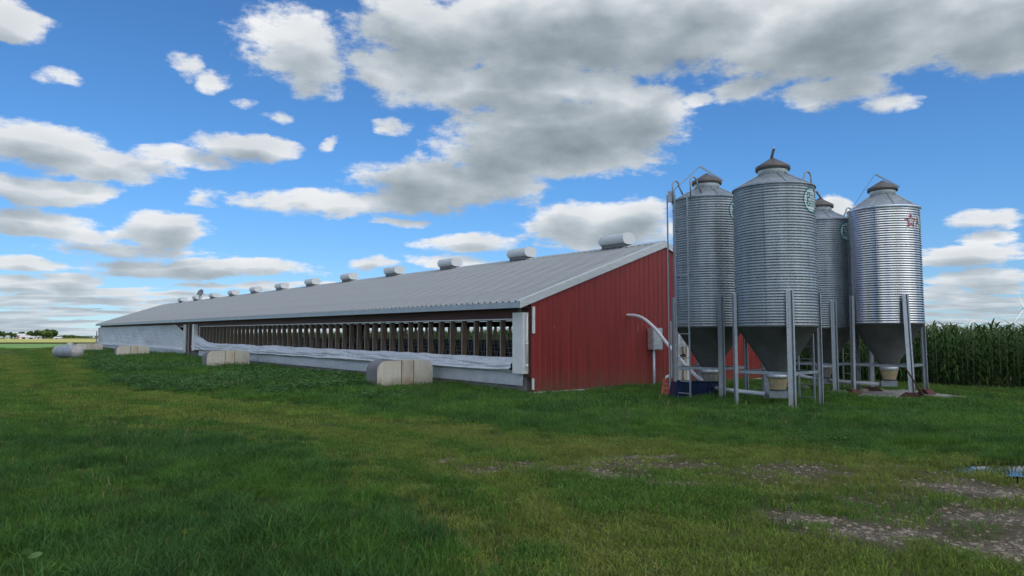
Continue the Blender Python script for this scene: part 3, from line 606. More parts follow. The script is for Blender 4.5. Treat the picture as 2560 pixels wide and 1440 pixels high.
# pit fan hoods
def rounded(w, h, r1, r2, n=7):
    p = [(0, 0)]
    p += [(r1 - r1 * math.cos(a), h - r1 + r1 * math.sin(a)) for a in np.linspace(0, math.pi / 2, n)]
    p += [(w - r2 + r2 * math.sin(a), h - r2 + r2 * math.cos(a)) for a in np.linspace(0, math.pi / 2, n)]
    return p + [(w, 0)]
HL = ['cream pit fan hood with rust-stained seam beside the barn corner with the red gable', 'cream pit fan hood in front of the curtain posts midway along the barn', 'cream pit fan hood half hidden by weeds before the fully drawn white curtain', 'small cream pit fan hood just behind the propane tank at the far barn end']
for k, (s, t, hl, hh) in enumerate(((4.5, -2.55, 2.05, 0.83), (21.3, -3.05, 2.1, 0.86), (40.6, -3.75, 2.1, 0.86), (58.5, -4.0, 2.2, 0.86))):
    p = B3(t, s); h = thing('fan_hood', (p.x, p.y, gzf(p.x, p.y) + 0.01), BYAW, HL[k], 'fan hood', 'pit fan hoods along the barn')
    pf = rounded(hl, hh, 0.32, 0.26)
    cut1, cut2 = hl * 0.42, hl * 0.64
    i1 = [q for q in pf if q[0] <= cut1]; left = i1[:] + [(cut1, hh), (cut1, 0)]
    right = [(cut2, 0), (cut2, hh)] + [q for q in pf if q[0] >= cut2]
    MB().prism(left, (0, 0, 0), (1, 0, 0), (0, 0, 1), (0, 0.74, 0)).build('outer_shell', M['hood'], h)
    MB().box(cut1 + 0.002, cut2 - 0.002, -0.012, 0.752, 0.0, hh + 0.012).build('middle_band', M['hood_mid'], h)
    MB().prism(right, (0, 0, 0), (1, 0, 0), (0, 0, 1), (0, 0.74, 0)).build('inner_shell', M['hood'], h)
    for c in (cut1, cut2): MB().box(c - 0.007, c + 0.007, -0.022, -0.0125, 0.0, hh + 0.016).build('seam_strip', M['rust'], h)
    # grey wrapped sheet over the outer end and top
    arc = [(-0.008 + 0.328 - 0.328 * math.cos(a), hh - 0.32 + 0.328 * math.sin(a)) for a in np.linspace(0, math.pi / 2, 9)]
    arc = [(-0.008, 0.0)] + arc + [(cut1 - 0.02, hh + 0.008)]
    MB().grid([[(x, y, z) for x, z in arc] for y in (0.0, 0.74)]).build('end_cap', M['hood_cap'], h, True)
# propane tank
p = B3(-6.3, 43.5); tk = thing('propane_tank', (p.x, p.y, gzf(p.x, p.y) - 0.02), R(150), 'weathered grey propane tank with rust-stained rounded end lying in grass', 'tank')
r = 0.45; prof = [(r * math.sin(a), -1.1 - 0.36 * math.cos(a)) for a in np.linspace(0.001, math.pi / 2, 9)]
body = MB().lathe([(r, -1.1), (r, 1.1)], 28).build('shell', M['tank_body'], tk, True)
e1 = MB().lathe(prof, 28).build('end_dome', M['tank'], tk, True); e2 = MB().lathe([(q, -z) for q, z in prof], 28).build('end_dome', M['tank'], tk, True)
for o in (body, e1, e2): o.rotation_euler = (0, R(90), 0); o.location = (0, 0, r + 0.12)
MB().lathe([(0.19, 0), (0.19, 0.14), (0.15, 0.19), (0.001, 0.21)], 18).build('valve_dome', M['tank'], tk, True).location = (-0.2, 0, 2 * r + 0.10)
for x in (-0.8, 0.8): MB().box(x - 0.06, x + 0.06, -0.3, 0.3, -0.05, 0.2).build('saddle', M['concrete'], tk)

# ------------------------------------------------------------------ feed bins
NSEG = 80
def corr(R0, z0, amp=0.0072, pitch=0.0645): return lambda z: R0 + amp * math.sin(2 * math.pi * (z - z0) / pitch)
def decal(parent, name, rz, th0, zc, w, h, res, fn, mats, lift=0.003):
    """flat print laid on a round wall: a fine grid whose cells take the colour fn gives them"""
    nu, nvv = int(w / res), int(h / res); mb = MB(); idx = {}
    def vert(i, j):
        if (i, j) not in idx:
            u, v = -w / 2 + i * res, -h / 2 + j * res; rr = rz(zc + v) + lift; a = th0 + u / rz(zc)
            idx[(i, j)] = len(mb.v); mb.v.append((rr * math.cos(a), rr * math.sin(a), zc + v))
        return idx[(i, j)]
    for i in range(nu):
        for j in range(nvv):
            c = fn(-w / 2 + (i + 0.5) * res, -h / 2 + (j + 0.5) * res)
            if c is not None:
                mb.f.append((vert(i, j), vert(i + 1, j), vert(i + 1, j + 1), vert(i, j + 1))); mb.m.append(c)
    return mb.build(name, mats, parent, True)
def strokes(segs, th):
    def f(u, v):
        for x0, y0, x1, y1 in segs:
            dx, dy = x1 - x0, y1 - y0; k = max(0, min(1, ((u - x0) * dx + (v - y0) * dy) / (dx * dx + dy * dy + 1e-9)))
            if math.hypot(u - x0 - k * dx, v - y0 - k * dy) < th: return 0
        return None
    return f
def emblem_g(u, v):
    r = math.hypot(u, v)
    if r > 0.30: return None
    if r > 0.262: return 0
    x, y = u + 0.12, v - 0.015
    a = math.hypot(x / 0.066, (y - 0.085) / 0.068); b = math.hypot(x / 0.078, (y + 0.105) / 0.062)
    if 0.45 < a < 1.0 or 0.42 < b < 1.0: return 0
    if abs(x + 0.035 - 0.2 * (y + 0.02)) < 0.024 and -0.06 < y < 0.03: return 0
    if 0.03 < x < 0.085 and 0.12 < y < 0.155: return 0
    if u > -0.035 and abs(v) < 0.15 and r < 0.24:
        gx_, gy_ = (u + 0.035) / 0.045, (v + 0.15) / 0.05; row = int(gy_); fx_ = (gx_ + 0.5 * (row % 2)) % 1 - 0.5; fy_ = gy_ % 1 - 0.5
        if math.hypot(fx_, fy_) < 0.36: return 0
    return 1
def in_star(u, v, ro, ri):
    a = math.atan2(u, v) % (2 * math.pi / 5); a = min(a, 2 * math.pi / 5 - a); r = math.hypot(u, v)
    x1, y1 = ro, 0.0; x2, y2 = ri * math.cos(math.pi / 5), ri * math.sin(math.pi / 5); px, py = r * math.cos(a), r * math.sin(a)
    return (x2 - x1) * (py - y1) - (y2 - y1) * (px - x1) > 0
A_SEG = [(0.20, -0.12, 0.265, 0.11), (0.265, 0.11, 0.33, -0.12), (0.225, -0.04, 0.305, -0.04)]
def emblem_star(u, v):
    if strokes(A_SEG, 0.022)(u, v) is not None: return 2
    if in_star(u, v, 0.225, 0.095): return 0 if not in_star(u, v, 0.13, 0.052) else 1
    if in_star(u, v, 0.29, 0.12) or (0.05 < u < 0.40 and -0.16 < v < 0.14): return 1
    return None
SHELLS = {}
def make_bin(loc, label, R0, zb, zt, style, ladder, splay=0.0, leg_off=17.0, logo=52.0, arm=-35.0, wire=None):
    X, Y, Z = loc; face = math.atan2(-Y, -X)          # local angle that looks towards the yard
    b = thing('feed_bin', (X, Y, Z), 0, label, 'feed bin', 'corrugated feed bins by the gable')
    rz = corr(R0, zb); key = (R0, zb, zt, style)
    wall_m = M['galv_new'] if style == 'star' else M['galv']
    if key not in SHELLS:
        n = int((zt - zb) / 0.0645 * 10)
        SHELLS[key] = MB().lathe([(rz(z), z) for z in np.linspace(zb, zt, n)], NSEG).mesh('wall', wall_m, True)
    link('wall', SHELLS[key], b)
    MB().lathe([(R0 + 0.006, zt - 0.002), (R0 + 0.03, zt), (R0 + 0.03, zt + 0.03), (R0 - 0.01, zt + 0.045)], 64).build('rim', wall_m, b)
    # roof cone with raised seams
    zn = zt + (0.36 if style != 'star' else 0.45); rn = 0.33
    rf = MB().lathe([(R0 + 0.015, zt + 0.035), (rn, zn)], 48).build('roof', M['galv'] if style != 'star' else M['galv_leg'], b, True)
    mb = MB()
    for k in range(10):
        a = face + 0.3 + 2 * math.pi * k / 10; c, s = math.cos(a), math.sin(a)
        mb.tube([((R0 + 0.01) * c, (R0 + 0.01) * s, zt + 0.045), (rn * c, rn * s, zn + 0.01)], 0.012, 4)
    mb.build('roof_seam', M['galv'], rf)
    MB().lathe([(rn - 0.02, zn - 0.02), (rn + 0.01, zn + 0.02), (rn + 0.012, zn + 0.12)], 32).build('neck', M['neck'], b, True)
    ld = MB().lathe([(rn + 0.0, zn + 0.125), (rn + 0.065, zn + 0.118), (rn + 0.065, zn + 0.205), (rn + 0.05, zn + 0.22), (0.03, zn + 0.43), (0.001, zn + 0.435)], 36).build('lid', M['lid'], b, True)
    a = face + R(90) + R(arm); ca, sa = math.cos(a), math.sin(a)      # lid lever lies over the cone and sticks past the top
    p0, p1 = Vector((ca * (rn + 0.1), sa * (rn + 0.1), zn + 0.21)), Vector((-ca * 0.16, -sa * 0.16, zn + 0.63))
    dirv = (p1 - p0).normalized(); side = Vector((-sa, ca, 0)); nrm = side.cross(dirv)
    MB().obox((p0 + p1) / 2, dirv * (p1 - p0).length / 2, side * 0.03, nrm * 0.018).build('lever', M['galv_leg'], ld)
    # hopper and boot
    rc = lambda z: 0.21 + (R0 - 0.02 - 0.21) * (z - 0.78) / (zb - 0.78)
    hp = MB().lathe([(R0 + 0.005, zb + 0.02), (R0 + 0.012, zb - 0.03), (R0 - 0.03, zb - 0.035), (0.21, 0.78)], 64).build('hopper', M['galv_dull'], b, True)
    bt = M['boot'] if style in ('front', 'star') else M['boot_grey']
    bo = MB().lathe([(0.235, 0.66), (0.22, 0.6), (0.165, 0.40)], 24).build('boot', bt, b, True)
    MB().lathe([(0.21, 0.79), (0.225, 0.79), (0.245, 0.72), (0.255, 0.66), (0.235, 0.655)], 32).build('collar', M['neck'], bo, True)
    MB().lathe([(0.16, 0.395), (0.195, 0.392), (0.195, 0.37), (0.15, 0.365)], 24).build('clamp_ring', M['cord'], bo, True)
    MB().box(-0.2, 0.2, -0.13, 0.13, 0.2, 0.362).build('auger_box', M['galv_leg'], b, bevel=0.012).rotation_euler = (0, 0, face + R(90))
    # bolt heads: one row down each sheet lap, one round each ring joint
    mb = MB()
    for th in (-14, 74, 164, 254):
        a = face + R(th); c, s = math.cos(a), math.sin(a)
        for z in np.arange(zb + 0.05, zt - 0.03, 0.0645): mb.obox((c * (rz(z) + 0.005), s * (rz(z) + 0.005), z), Vector((-s, c, 0)) * 0.008, Vector((c, s, 0)) * 0.005, (0, 0, 0.008))
    for z in np.arange(zb + 0.065, zt - 0.2, 1.032):
        for k in range(40):
            a = 2 * math.pi * k / 40; c, s = math.cos(a), math.sin(a); mb.obox((c * (rz(z) + 0.005), s * (rz(z) + 0.005), z), Vector((-s, c, 0)) * 0.009, Vector((c, s, 0)) * 0.005, (0, 0, 0.009))
    tag(mb.build('bolt_rows', M['cord'], b), None, None, kind='stuff')
    # four channel legs and the braces between them
    sec = [(-0.09, 0), (-0.09, 0.014), (0.008, 0.014), (0.008, -0.045), (0.05, -0.045), (0.05, 0.014), (0.085, 0.014), (0.085, 0), (0.062, 0), (0.062, -0.058), (-0.004, -0.058), (-0.004, 0)]
    zl = zb + 0.78; ends = []
    for k in range(4):
        a = face + R(leg_off + 90 * k); c, s = math.cos(a), math.sin(a); out = Vector((c, s, 0)); sd = Vector((-s, c, 0))
        sp = splay if k == 0 else splay * 0.2
        top = out * (R0 + 0.072); bot = out * (R0 + 0.072 + sp)
        z_b = -0.06 if style != 'star' else 0.10
        n = len(sec); lo_ = [bot + sd * q[0] + out * q[1] + Vector((0, 0, z_b)) for q in sec]; hi_ = [top + sd * q[0] + out * q[1] + Vector((0, 0, zl)) for q in sec]
        lg = MB().add(lo_ + hi_, [(i, (i + 1) % n, (i + 1) % n + n, i + n) for i in range(n)] + [tuple(range(n))[::-1], tuple(range(n, 2 * n))]).build('leg', M['galv_leg'], b)
        mb = MB()
        for z in np.arange(zl - 0.06, zb - 0.05, -0.07): mb.obox(out * (R0 + 0.088) + sd * -0.045 + Vector((0, 0, z)), sd * 0.008, out * 0.004, (0, 0, 0.008))
        mb.build('bolt', M['cord'], lg)
        ends.append(bot)
        if style == 'star':
            MB().prism([(-0.30, 0), (0.30, 0), (0.12, 0.12), (-0.12, 0.12)], bot - out * 0.1, tuple(sd), (0, 0, 1), tuple(out * 0.2)).build('foot', M['rust'] if k % 2 == 0 else M['rustred'], lg)
    zbr = 0.80
    for k in range(4):
        p, q = ends[k] * 0.985, ends[(k + 1) % 4] * 0.985; dv = (q - p).normalized(); mid = (p + q) / 2 + Vector((0, 0, zbr)); nx = Vector((0, 0, 1)).cross(dv)
        MB().obox(mid, dv * ((q - p).length / 2 - 0.05), nx * 0.004, (0, 0, 0.028)).obox(mid + nx * 0.025 + Vector((0, 0, 0.03)), dv * ((q - p).length / 2 - 0.05), nx * 0.025, (0, 0, 0.003)).build('brace', M['galv_leg'], b)
    # ladder
    if ladder is not None:
        a = face + R(ladder); out = Vector((math.cos(a), math.sin(a), 0)); sd = Vector((-math.sin(a), math.cos(a), 0))
        lad = bpy.data.objects.new('ladder', None); COL.objects.link(lad); lad.parent = b
        for sg in (-1, 1):
            MB().obox(out * (R0 + 0.16) + sd * 0.205 * sg + Vector((0, 0, (zt + 0.1) / 2 - 0.05)), sd * 0.019, out * 0.013, (0, 0, (zt + 0.2) / 2)).build('rail', M['galv_leg'], lad)
        for z in np.arange(0.17, zt, 0.305):
            MB().tube([out * (R0 + 0.16) - sd * 0.186 + Vector((0, 0, z)), out * (R0 + 0.16) + sd * 0.186 + Vector((0, 0, z))], 0.013, 6).build('rung', M['galv_leg'], lad)
        for z in (1.95, 3.2, 4.4):
            for sg in (-1, 1): MB().obox(out * (R0 + 0.08) + sd * 0.205 * sg + Vector((0, 0, z)), sd * 0.006, out * 0.07, (0, 0, 0.02)).build('bracket', M['galv_leg'], lad)
        for sg in (-1, 1):
            base = out * (R0 + 0.13) + sd * 0.30 * sg; hp_ = [base + Vector((0, 0, zt - 0.1)), base + Vector((0, 0, zt + 0.38))]
            for q in np.linspace(0, math.pi, 9)[1:]: hp_.append(base - out * 0.13 * (1 - math.cos(q)) + Vector((0, 0, zt + 0.38 + 0.14 * math.sin(q))))
            hp_.append(base - out * 0.42 + Vector((0, 0, zt + 0.17)))
            MB().tube(hp_, 0.021, 8).build('grab_hoop', M['galv_leg'], lad, True)
            MB().add([base - out * 0.34 + Vector((0, 0, zt + 0.30)), base - out * 0.36 + sd * 0.07 + Vector((0, 0, zt + 0.12)), base - out * 0.52 - sd * 0.02 + Vector((0, 0, zt + 0.14)), base - out * 0.42 + sd * 0.01 + Vector((0, 0, zt + 0.10))], [(0, 1, 3), (1, 2, 3), (2, 0, 3), (0, 2, 1)]).build('hoop_foot', M['galv_dull'], lad)
    # emblem and painted marks
    if style == 'star':
        decal(b, 'emblem', rz, face + R(logo), zt - 0.42, 0.86, 0.62, 0.008, emblem_star, [M['red_logo'], M['white_logo'], M['black_logo']])
        decal(b, 'painted_mark', rc, face + R(52), zb - 0.22, 0.3, 0.14, 0.008, strokes([(-0.07, 0.05, -0.045, 0.06), (-0.045, 0.06, -0.065, -0.06), (0.0, 0.05, -0.01, -0.01), (-0.01, -0.01, 0.06, -0.01), (0.045, 0.05, 0.03, -0.06)], 0.012), [M['red_logo']])
        decal(b, 'painted_mark', rc, face + R(50), zb - 0.44, 0.3, 0.14, 0.008, strokes([(-0.1, 0.055, -0.02, 0.055), (-0.06, 0.055, -0.07, -0.055), (0.0, -0.055, 0.015, 0.055), (0.015, 0.055, 0.05, -0.03), (0.05, -0.03, 0.09, 0.055), (0.09, 0.055, 0.1, -0.055)], 0.012), [M['red_logo']])
        decal(b, 'print', rz, face + R(96), zt - 0.42, 0.3, 0.3, 0.01, strokes([(-0.1, -0.12, -0.03, 0.11), (-0.03, 0.11, 0.05, -0.12)], 0.02), [M['black_logo']])
    else:
        decal(b, 'emblem', rz, face + R(logo), zt - 0.36, 0.62, 0.62, 0.0085, emblem_g, [M['green_logo'], M['white_logo']])
        if style == 'front':
            decal(b, 'painted_mark', rc, face + R(62), zb - 0.28, 0.3, 0.14, 0.008, strokes([(-0.07, 0.05, -0.04, 0.06), (-0.04, 0.06, -0.06, -0.06), (0.0, 0.03, 0.03, 0.06), (0.03, 0.06, 0.06, 0.03), (0.06, 0.03, 0.02, 0.0), (0.02, 0.0, 0.0, 0.03), (0.06, 0.03, 0.03, -0.06)], 0.012), [M['red_logo']])
            decal(b, 'painted_mark', rc, face + R(56), zb - 0.50, 0.3, 0.14, 0.008, strokes([(-0.1, 0.055, -0.02, 0.055), (-0.06, 0.055, -0.07, -0.055), (0.0, -0.055, 0.015, 0.055), (0.015, 0.055, 0.05, -0.03), (0.05, -0.03, 0.09, 0.055), (0.09, 0.055, 0.1, -0.055)], 0.012), [M['red_logo']])
            decal(b, 'chalk_mark', rc, face + R(70), zb - 0.13, 0.3, 0.16, 0.008, strokes([(-0.1, -0.04, -0.08, 0.05), (-0.08, 0.05, -0.03, -0.04), (-0.03, -0.04, 0.0, 0.05), (0.0, 0.05, 0.05, -0.04), (0.05, -0.04, 0.07, 0.05), (-0.1, -0.06, 0.08, -0.06)], 0.008), [M['chalk']])
    return b
binA = make_bin((5.30, 19.25, 0.0), 'weathered grey feed bin with a full-height ladder and two grab hoops, beside the gable', 0.915, 1.89, 5.27, 'ladder', -38, arm=0, logo=55)
binB = make_bin((6.22, 16.85, 0.0), 'weathered grey feed bin with round green emblem, its cream boot over long grass', 0.915, 1.87, 5.09, 'front', 143, arm=105, logo=62)
binC = make_bin((9.42, 21.7, 0.02), 'grey feed bin with green emblem standing between the other bins and the corn', 0.915, 1.87, 5.05, 'rear', 140, arm=60, logo=53)
binD = make_bin((10.55, 20.15, 0.04), 'bright new steel feed bin with red star emblem on a concrete slab', 0.915, 1.95, 5.14, 'star', None, splay=0.16, leg_off=27, logo=46, arm=0)
# pull rods from the lids
a_ = math.atan2(-19.25, -5.30); rt = Vector((-math.sin(a_), math.cos(a_), 0)); fr = Vector((math.cos(a_), math.sin(a_), 0))
MB().tube([rt * -0.16 + Vector((0, 0, 6.28)), rt * -0.80 + fr * 0.45 + Vector((0, 0, 5.62)), rt * -0.92 + fr * 0.45 + Vector((0, 0, 5.45))], 0.014, 6).build('pull_rod', M['galv_leg'], binA)
MB().obox(rt * -0.93 + fr * 0.36 + Vector((0, 0, 5.40)), rt * 0.09, fr * 0.02, (0, 0, 0.15)).build('rod_bracket', M['galv_leg'], binA)
MB().tube([rt * -1.04 + fr * 0.36 + Vector((0, 0, 0.2)), rt * -1.04 + fr * 0.36 + Vector((0, 0, 5.45))], 0.022, 6).build('guide_pole', M['galv_leg'], binA)
a_ = math.atan2(-20.15, -10.55); rt = Vector((-math.sin(a_), math.cos(a_), 0))
MB().tube([rt * -0.18 + Vector((0, 0, 6.22)), rt * -0.93 + Vector((0, 0, 5.1)), rt * -0.94 + Vector((0, 0, 1.2))], 0.006, 4).build('pull_cord', M['wire'], binD)
# auger tubes between the boots
def tube_thing(label, pts, r=0.048):
    p = Vector(pts[0]); t = thing('auger_tube', p, 0, label, 'tube', 'feed auger tubes between the bins')
    MB().tube([Vector(q) - p for q in pts], r, 12).build('pipe', M['pvc'], t, True)
    for q in (0, -1):
        d_ = (Vector(pts[1]) - Vector(pts[0])).normalized() if q == 0 else (Vector(pts[-1]) - Vector(pts[-2])).normalized()
        MB().tube([Vector(pts[q]) - p - d_ * 0.06, Vector(pts[q]) - p + d_ * 0.06], r * 1.25, 12).build('coupling', M['galv_leg'], t, True)
tube_thing('white plastic auger tube from the front bin boot towards the ladder bin', [(6.04, 17.0, 0.27), (5.62, 18.2, 0.26), (5.38, 19.0, 0.27)])
tube_thing('white plastic auger tube from the star bin boot to the rear bin', [(10.38, 20.2, 0.30), (9.9, 20.95, 0.30), (9.5, 21.55, 0.32)])
tube_thing('sloping white plastic auger tube with a downturned end behind the front bin', [(9.28, 21.75, 0.34), (8.9, 21.85, 0.42), (8.42, 22.0, 0.52), (8.36, 22.05, 0.45), (8.36, 22.05, 0.02)])
tag(MB().add([(9.2, 18.75, 0.035), (12.05, 19.05, 0.035), (12.0, 21.9, 0.035), (9.3, 21.5, 0.035), (9.2, 18.75, -0.2), (12.05, 19.05, -0.2), (12.0, 21.9, -0.2), (9.3, 21.5, -0.2)], [(0, 1, 2, 3), (0, 4, 5, 1), (1, 5, 6, 2), (2, 6, 7, 3), (3, 7, 4, 0)]).build('concrete_slab', M['concrete']), None, None, kind='structure')
tag(MB().obox((7.2, 21.2, 0.0), (1.4, 0.9, 0), (-0.5, 0.8, 0), (0, 0, 0.03)).build('concrete_slab', M['concrete']), None, None, kind='structure')
# leaning rusty bar, tub, panel
lb = thing('steel_bar', (10.78, 18.85, 0.03), R(35), 'rusty steel bar leaning against the front leg of the star bin', 'steel bar')
MB().tube([(0, 0, 0), (-0.1, 0.12, 0.28), (-0.27, 0.34, 0.78)], [0.035, 0.026, 0.02], 8).build('shaft', M['rust'], lb)
MB().obox((0.02, -0.03, 0.03), (0.16, 0.03, 0.01), (0.0, 0.09, 0), (0, 0, 0.03)).build('blade', M['rustred'], lb)
tb = thing('plastic_tub', (4.74, 19.0, gzf(4.74, 19.0) - 0.02), R(14), 'dark blue plastic tub tipped on its side behind the bin ladder', 'tub')
mb = MB(); o_ = [(-0.60, 0), (0.58, 0), (0.72, 0.46), (-0.50, 0.50)]; i_ = [(-0.54, 0.05), (0.52, 0.05), (0.62, 0.41), (-0.45, 0.45)]
mb.add([(x, -0.12 - 0.1 * z, z) for x, z in o_] + [(x * 0.92, 0.30, z * 0.95) for x, z in o_] + [(x * 0.9, 0.30, z * 0.93) for x, z in i_] + [(x * 0.95, -0.06, z) for x, z in i_],
       [(0, 1, 2, 3), (0, 4, 5, 1), (1, 5, 6, 2), (2, 6, 7, 3), (3, 7, 4, 0), (4, 8, 9, 5), (5, 9, 10, 6), (6, 10, 11, 7), (7, 11, 8, 4), (8, 12, 13, 9), (9, 13, 14, 10), (10, 14, 15, 11), (11, 15, 12, 8), (12, 15, 14, 13)])
mb.build('shell', M['blue'], tb, bevel=0.012)
MB().tube([(-0.52, -0.19, 0.52), (0.74, -0.19, 0.47)], 0.022, 8).build('rolled_edge', M['blue'], tb, True)
for x in (-0.25, 0.1, 0.42): MB().obox((x, -0.155, 0.25), (0.03, 0, 0.0), (0, 0.012, 0), (0.03, -0.02, 0.2)).build('rib', M['blue'], tb)
MB().obox((0.69, -0.1, 0.25), (0.02, 0, 0), (0, 0.09, 0), (0.06, 0, 0.2)).build('end_strip', M['rustred'], tb)
op = thing('plastic_gate', (4.1, 19.25, gzf(4.1, 19.25)), R(-6), 'faded orange plastic panel leaning beside the blue tub', 'panel')
mb = MB().obox((0.03, 0, 0.27), (0.13, 0, 0), (0, 0.025, 0), (0.05, 0.06, 0.27)).build('panel', M['orange'], op, bevel=0.012)
for z in (0.1, 0.22, 0.34, 0.46): MB().obox((0.0 + 0.19 * z, -0.034 + 0.2 * (z - 0.27), z), (0.11, 0, 0), (0, 0.01, 0), (0, 0, 0.02)).build('slat', M['orange'], op)
MB().obox((0.06, 0.02, 0.58), (0.06, 0, 0.03), (0, 0.02, 0), (0.0, 0, 0.035)).build('handle', M['white'], op)

# rocks
def rock_mesh(seed):
    bm = bmesh.new(); bmesh.ops.create_icosphere(bm, subdivisions=2, radius=1); rr = random.Random(seed)
    for v in bm.verts: v.co *= 1 + rr.uniform(-0.16, 0.16); v.co.z *= 0.62
    me = bpy.data.meshes.new('rock'); bm.to_mesh(me); bm.free(); me.materials.append(M['rock']); me.polygons.foreach_set('use_smooth', [True] * len(me.polygons)); return me
RM = [rock_mesh(k) for k in range(4)]
ROCKS = [(9.95, 21.1, 0.11, 'pale rounded rock on the slab edge behind the star bin'), (9.7, 20.75, 0.09, 'small tan rock beside the left leg of the star bin'), (10.05, 20.6, 0.14, 'broad tan rock under the hopper of the star bin'), (10.6, 21.3, 0.12, 'tan rock at the back leg of the star bin'), (10.85, 21.2, 0.09, 'small grey rock behind the boot of the star bin'),
         (7.35, 20.6, 0.16, 'large tan boulder on the grass between the ladder bin and the rear bin'), (8.9, 21.9, 0.15, 'large pale rock by the auger box of the rear bin'), (8.6, 22.4, 0.12, 'tan rock behind the downturned auger tube'), (6.3, 16.0, 0.06, 'small yellowish stone at the front leg of the front bin'), (9.35, 20.3, 0.10, 'tan rock beside the front leg of the rear bin')]
for k, (x, y, r_, lb_) in enumerate(ROCKS):
    o = link('rock', RM[k % 4]); o.location = (x, y, 0.02 + r_ * 0.3); o.scale = (r_, r_ * 0.9, r_); o.rotation_euler = (0, 0, k * 1.3)
    tag(o, lb_, 'rock', 'field rocks under the bins')

# ------------------------------------------------------------------ far country: turbines, farmstead, trees
def turbine(x, y, hub, bl, rot, yaw, label):
    t = thing('wind_turbine', (x, y, 0), yaw, label, 'wind turbine', 'white wind turbines beyond the corn')
    MB().tube([(0, 0, -2), (0, 0, hub)], [hub * 0.024, hub * 0.014], 16).build('tower', M['turbine'], t, True)
    MB().obox((0, 1.5, hub + 1.5), (2.0, 0, 0), (0, 5.0, 0), (0, 0, 2.0)).build('nacelle', M['turbine'], t, bevel=0.6)
    hb = MB().lathe([(0.01, 2.4), (1.2, 1.9), (1.9, 0.5), (1.9, -1.0)], 16).build('hub', M['turbine'], t, True); hb.location = (0, -4.8, hub + 1.5); hb.rotation_euler = (R(90), 0, 0)
    for k in range(3):
        a = R(rot) + k * 2 * math.pi / 3; d_ = Vector((math.sin(a), 0, math.cos(a))); c = Vector((math.cos(a), 0, -math.sin(a))); o = Vector((0, -5.2, hub + 1.5))
        st_ = [(0.02, 1.0, 1.0), (0.12, 1.6, 0.9), (0.22, 1.9, 0.6), (0.6, 1.15, 0.35), (0.9, 0.6, 0.2), (1.0, 0.15, 0.08)]
        v = []
        for q, w, th in st_:
            p = o + d_ * bl * q + Vector((0, -2.2 * q * q, 0)); v += [p - c * w * 0.6, p + Vector((0, -th, 0)), p + c * w, p + Vector((0, th, 0))]
        f = [(i * 4 + j, i * 4 + (j + 1) % 4, i * 4 + 4 + (j + 1) % 4, i * 4 + 4 + j) for i in range(5) for j in range(4)] + [(0, 1, 2, 3), (23, 22, 21, 20)]
        MB().add(v, f).build('blade', M['turbine'], t)
turbine(1573, 2200, 88, 50, -22, R(-10), 'white wind turbine with long blades, largest and closest of the turbines')
turbine(2742, 4300, 90, 46, -52, R(10), 'white wind turbine standing clear above the corn tassels with two raised blades')
turbine(4100, 6450, 80, 50, -20, R(8), 'smallest white wind turbine with only a blade showing above the corn')

def leaf_cloud(rx, rz_, n, size, seed, lumps=9, base=0.25):
    """leaf-clump faces spread through a lumpy crown"""
    rr = np.random.default_rng(seed); mb = MB()
    L = rr.normal(size=(lumps, 3)); L /= np.linalg.norm(L, axis=1)[:, None]; L *= np.array([rx * 0.62, rx * 0.62, rz_ * 0.6]) * rr.uniform(0.5, 1.0, (lumps, 1)); lr = rr.uniform(0.35, 0.6, lumps) * min(rx, rz_)
    for k in range(n):
        i = rr.integers(lumps); d = rr.normal(size=3); d /= np.linalg.norm(d); p = L[i] + d * lr[i] * rr.uniform(0.55, 1.05)
        if p[2] < -rz_ * 0.85: continue
        a = rr.normal(size=3); a /= np.linalg.norm(a); b = np.cross(a, rr.normal(size=3)); b /= np.linalg.norm(b); s = size * rr.uniform(0.6, 1.4)
        p = p + np.array([0, 0, rz_ * (1 + base)])
        mb.add([p - a * s, p + b * s * 0.6, p + a * s, p - b * s * 0.6], [(0, 1, 2, 3)])
    return mb
TM = []
for k, (rx, rz_) in enumerate(((6.0, 5.0), (4.5, 5.5), (7.5, 5.0), (4.0, 3.6))):
    cr = leaf_cloud(rx, rz_, 700, 0.9, 40 + k).mesh('crown', M['far_leaf'])
    mb = MB().tube([(0, 0, -0.5), (0.1, 0, rz_ * 0.7), (0, 0.2, rz_ * 1.4)], [0.45, 0.35, 0.15], 7)
    for j in range(4):
        a = j * 1.6; mb.tube([(0, 0, rz_ * 0.7), (math.cos(a) * rx * 0.5, math.sin(a) * rx * 0.5, rz_ * 1.35)], [0.22, 0.06], 5)
    TM.append((mb.mesh('trunk', M['bark']), cr))
def far_tree(x, Y, kind, sc, label, z=0):
    t = thing('broadleaf_tree', (x, Y, z), random.uniform(0, 6), label, 'tree', 'trees around the distant farmstead'); sc *= 1.18; t.scale = (sc, sc, sc)
    link('trunk', TM[kind][0], t); link('crown', TM[kind][1], t)
for x, Y, kd, sc in ((-666, 940, 0, 0.8), (-659, 920, 1, 0.9), (-690, 980, 3, 0.9), (-698, 1000, 3, 1.0), (-699, 1010, 0, 0.7), (-701, 1020, 1, 0.75), (-708, 1040, 3, 1.1), (-695, 1030, 1, 0.8), (-683, 1020, 3, 1.2)):
    far_tree(x, Y, kd, sc, 'rounded green tree among the distant white farm buildings')
for x, Y, kd, sc in ((-598, 900, 3, 1.1), (-587, 890, 1, 0.85), (-575, 880, 2, 0.85), (-564, 870, 0, 1.0), (-565, 880, 2, 0.9), (-568, 890, 1, 0.9), (-580, 900, 2, 1.0)):
    far_tree(x, Y, kd, sc, 'tree in the dense green grove right of the distant farm buildings')
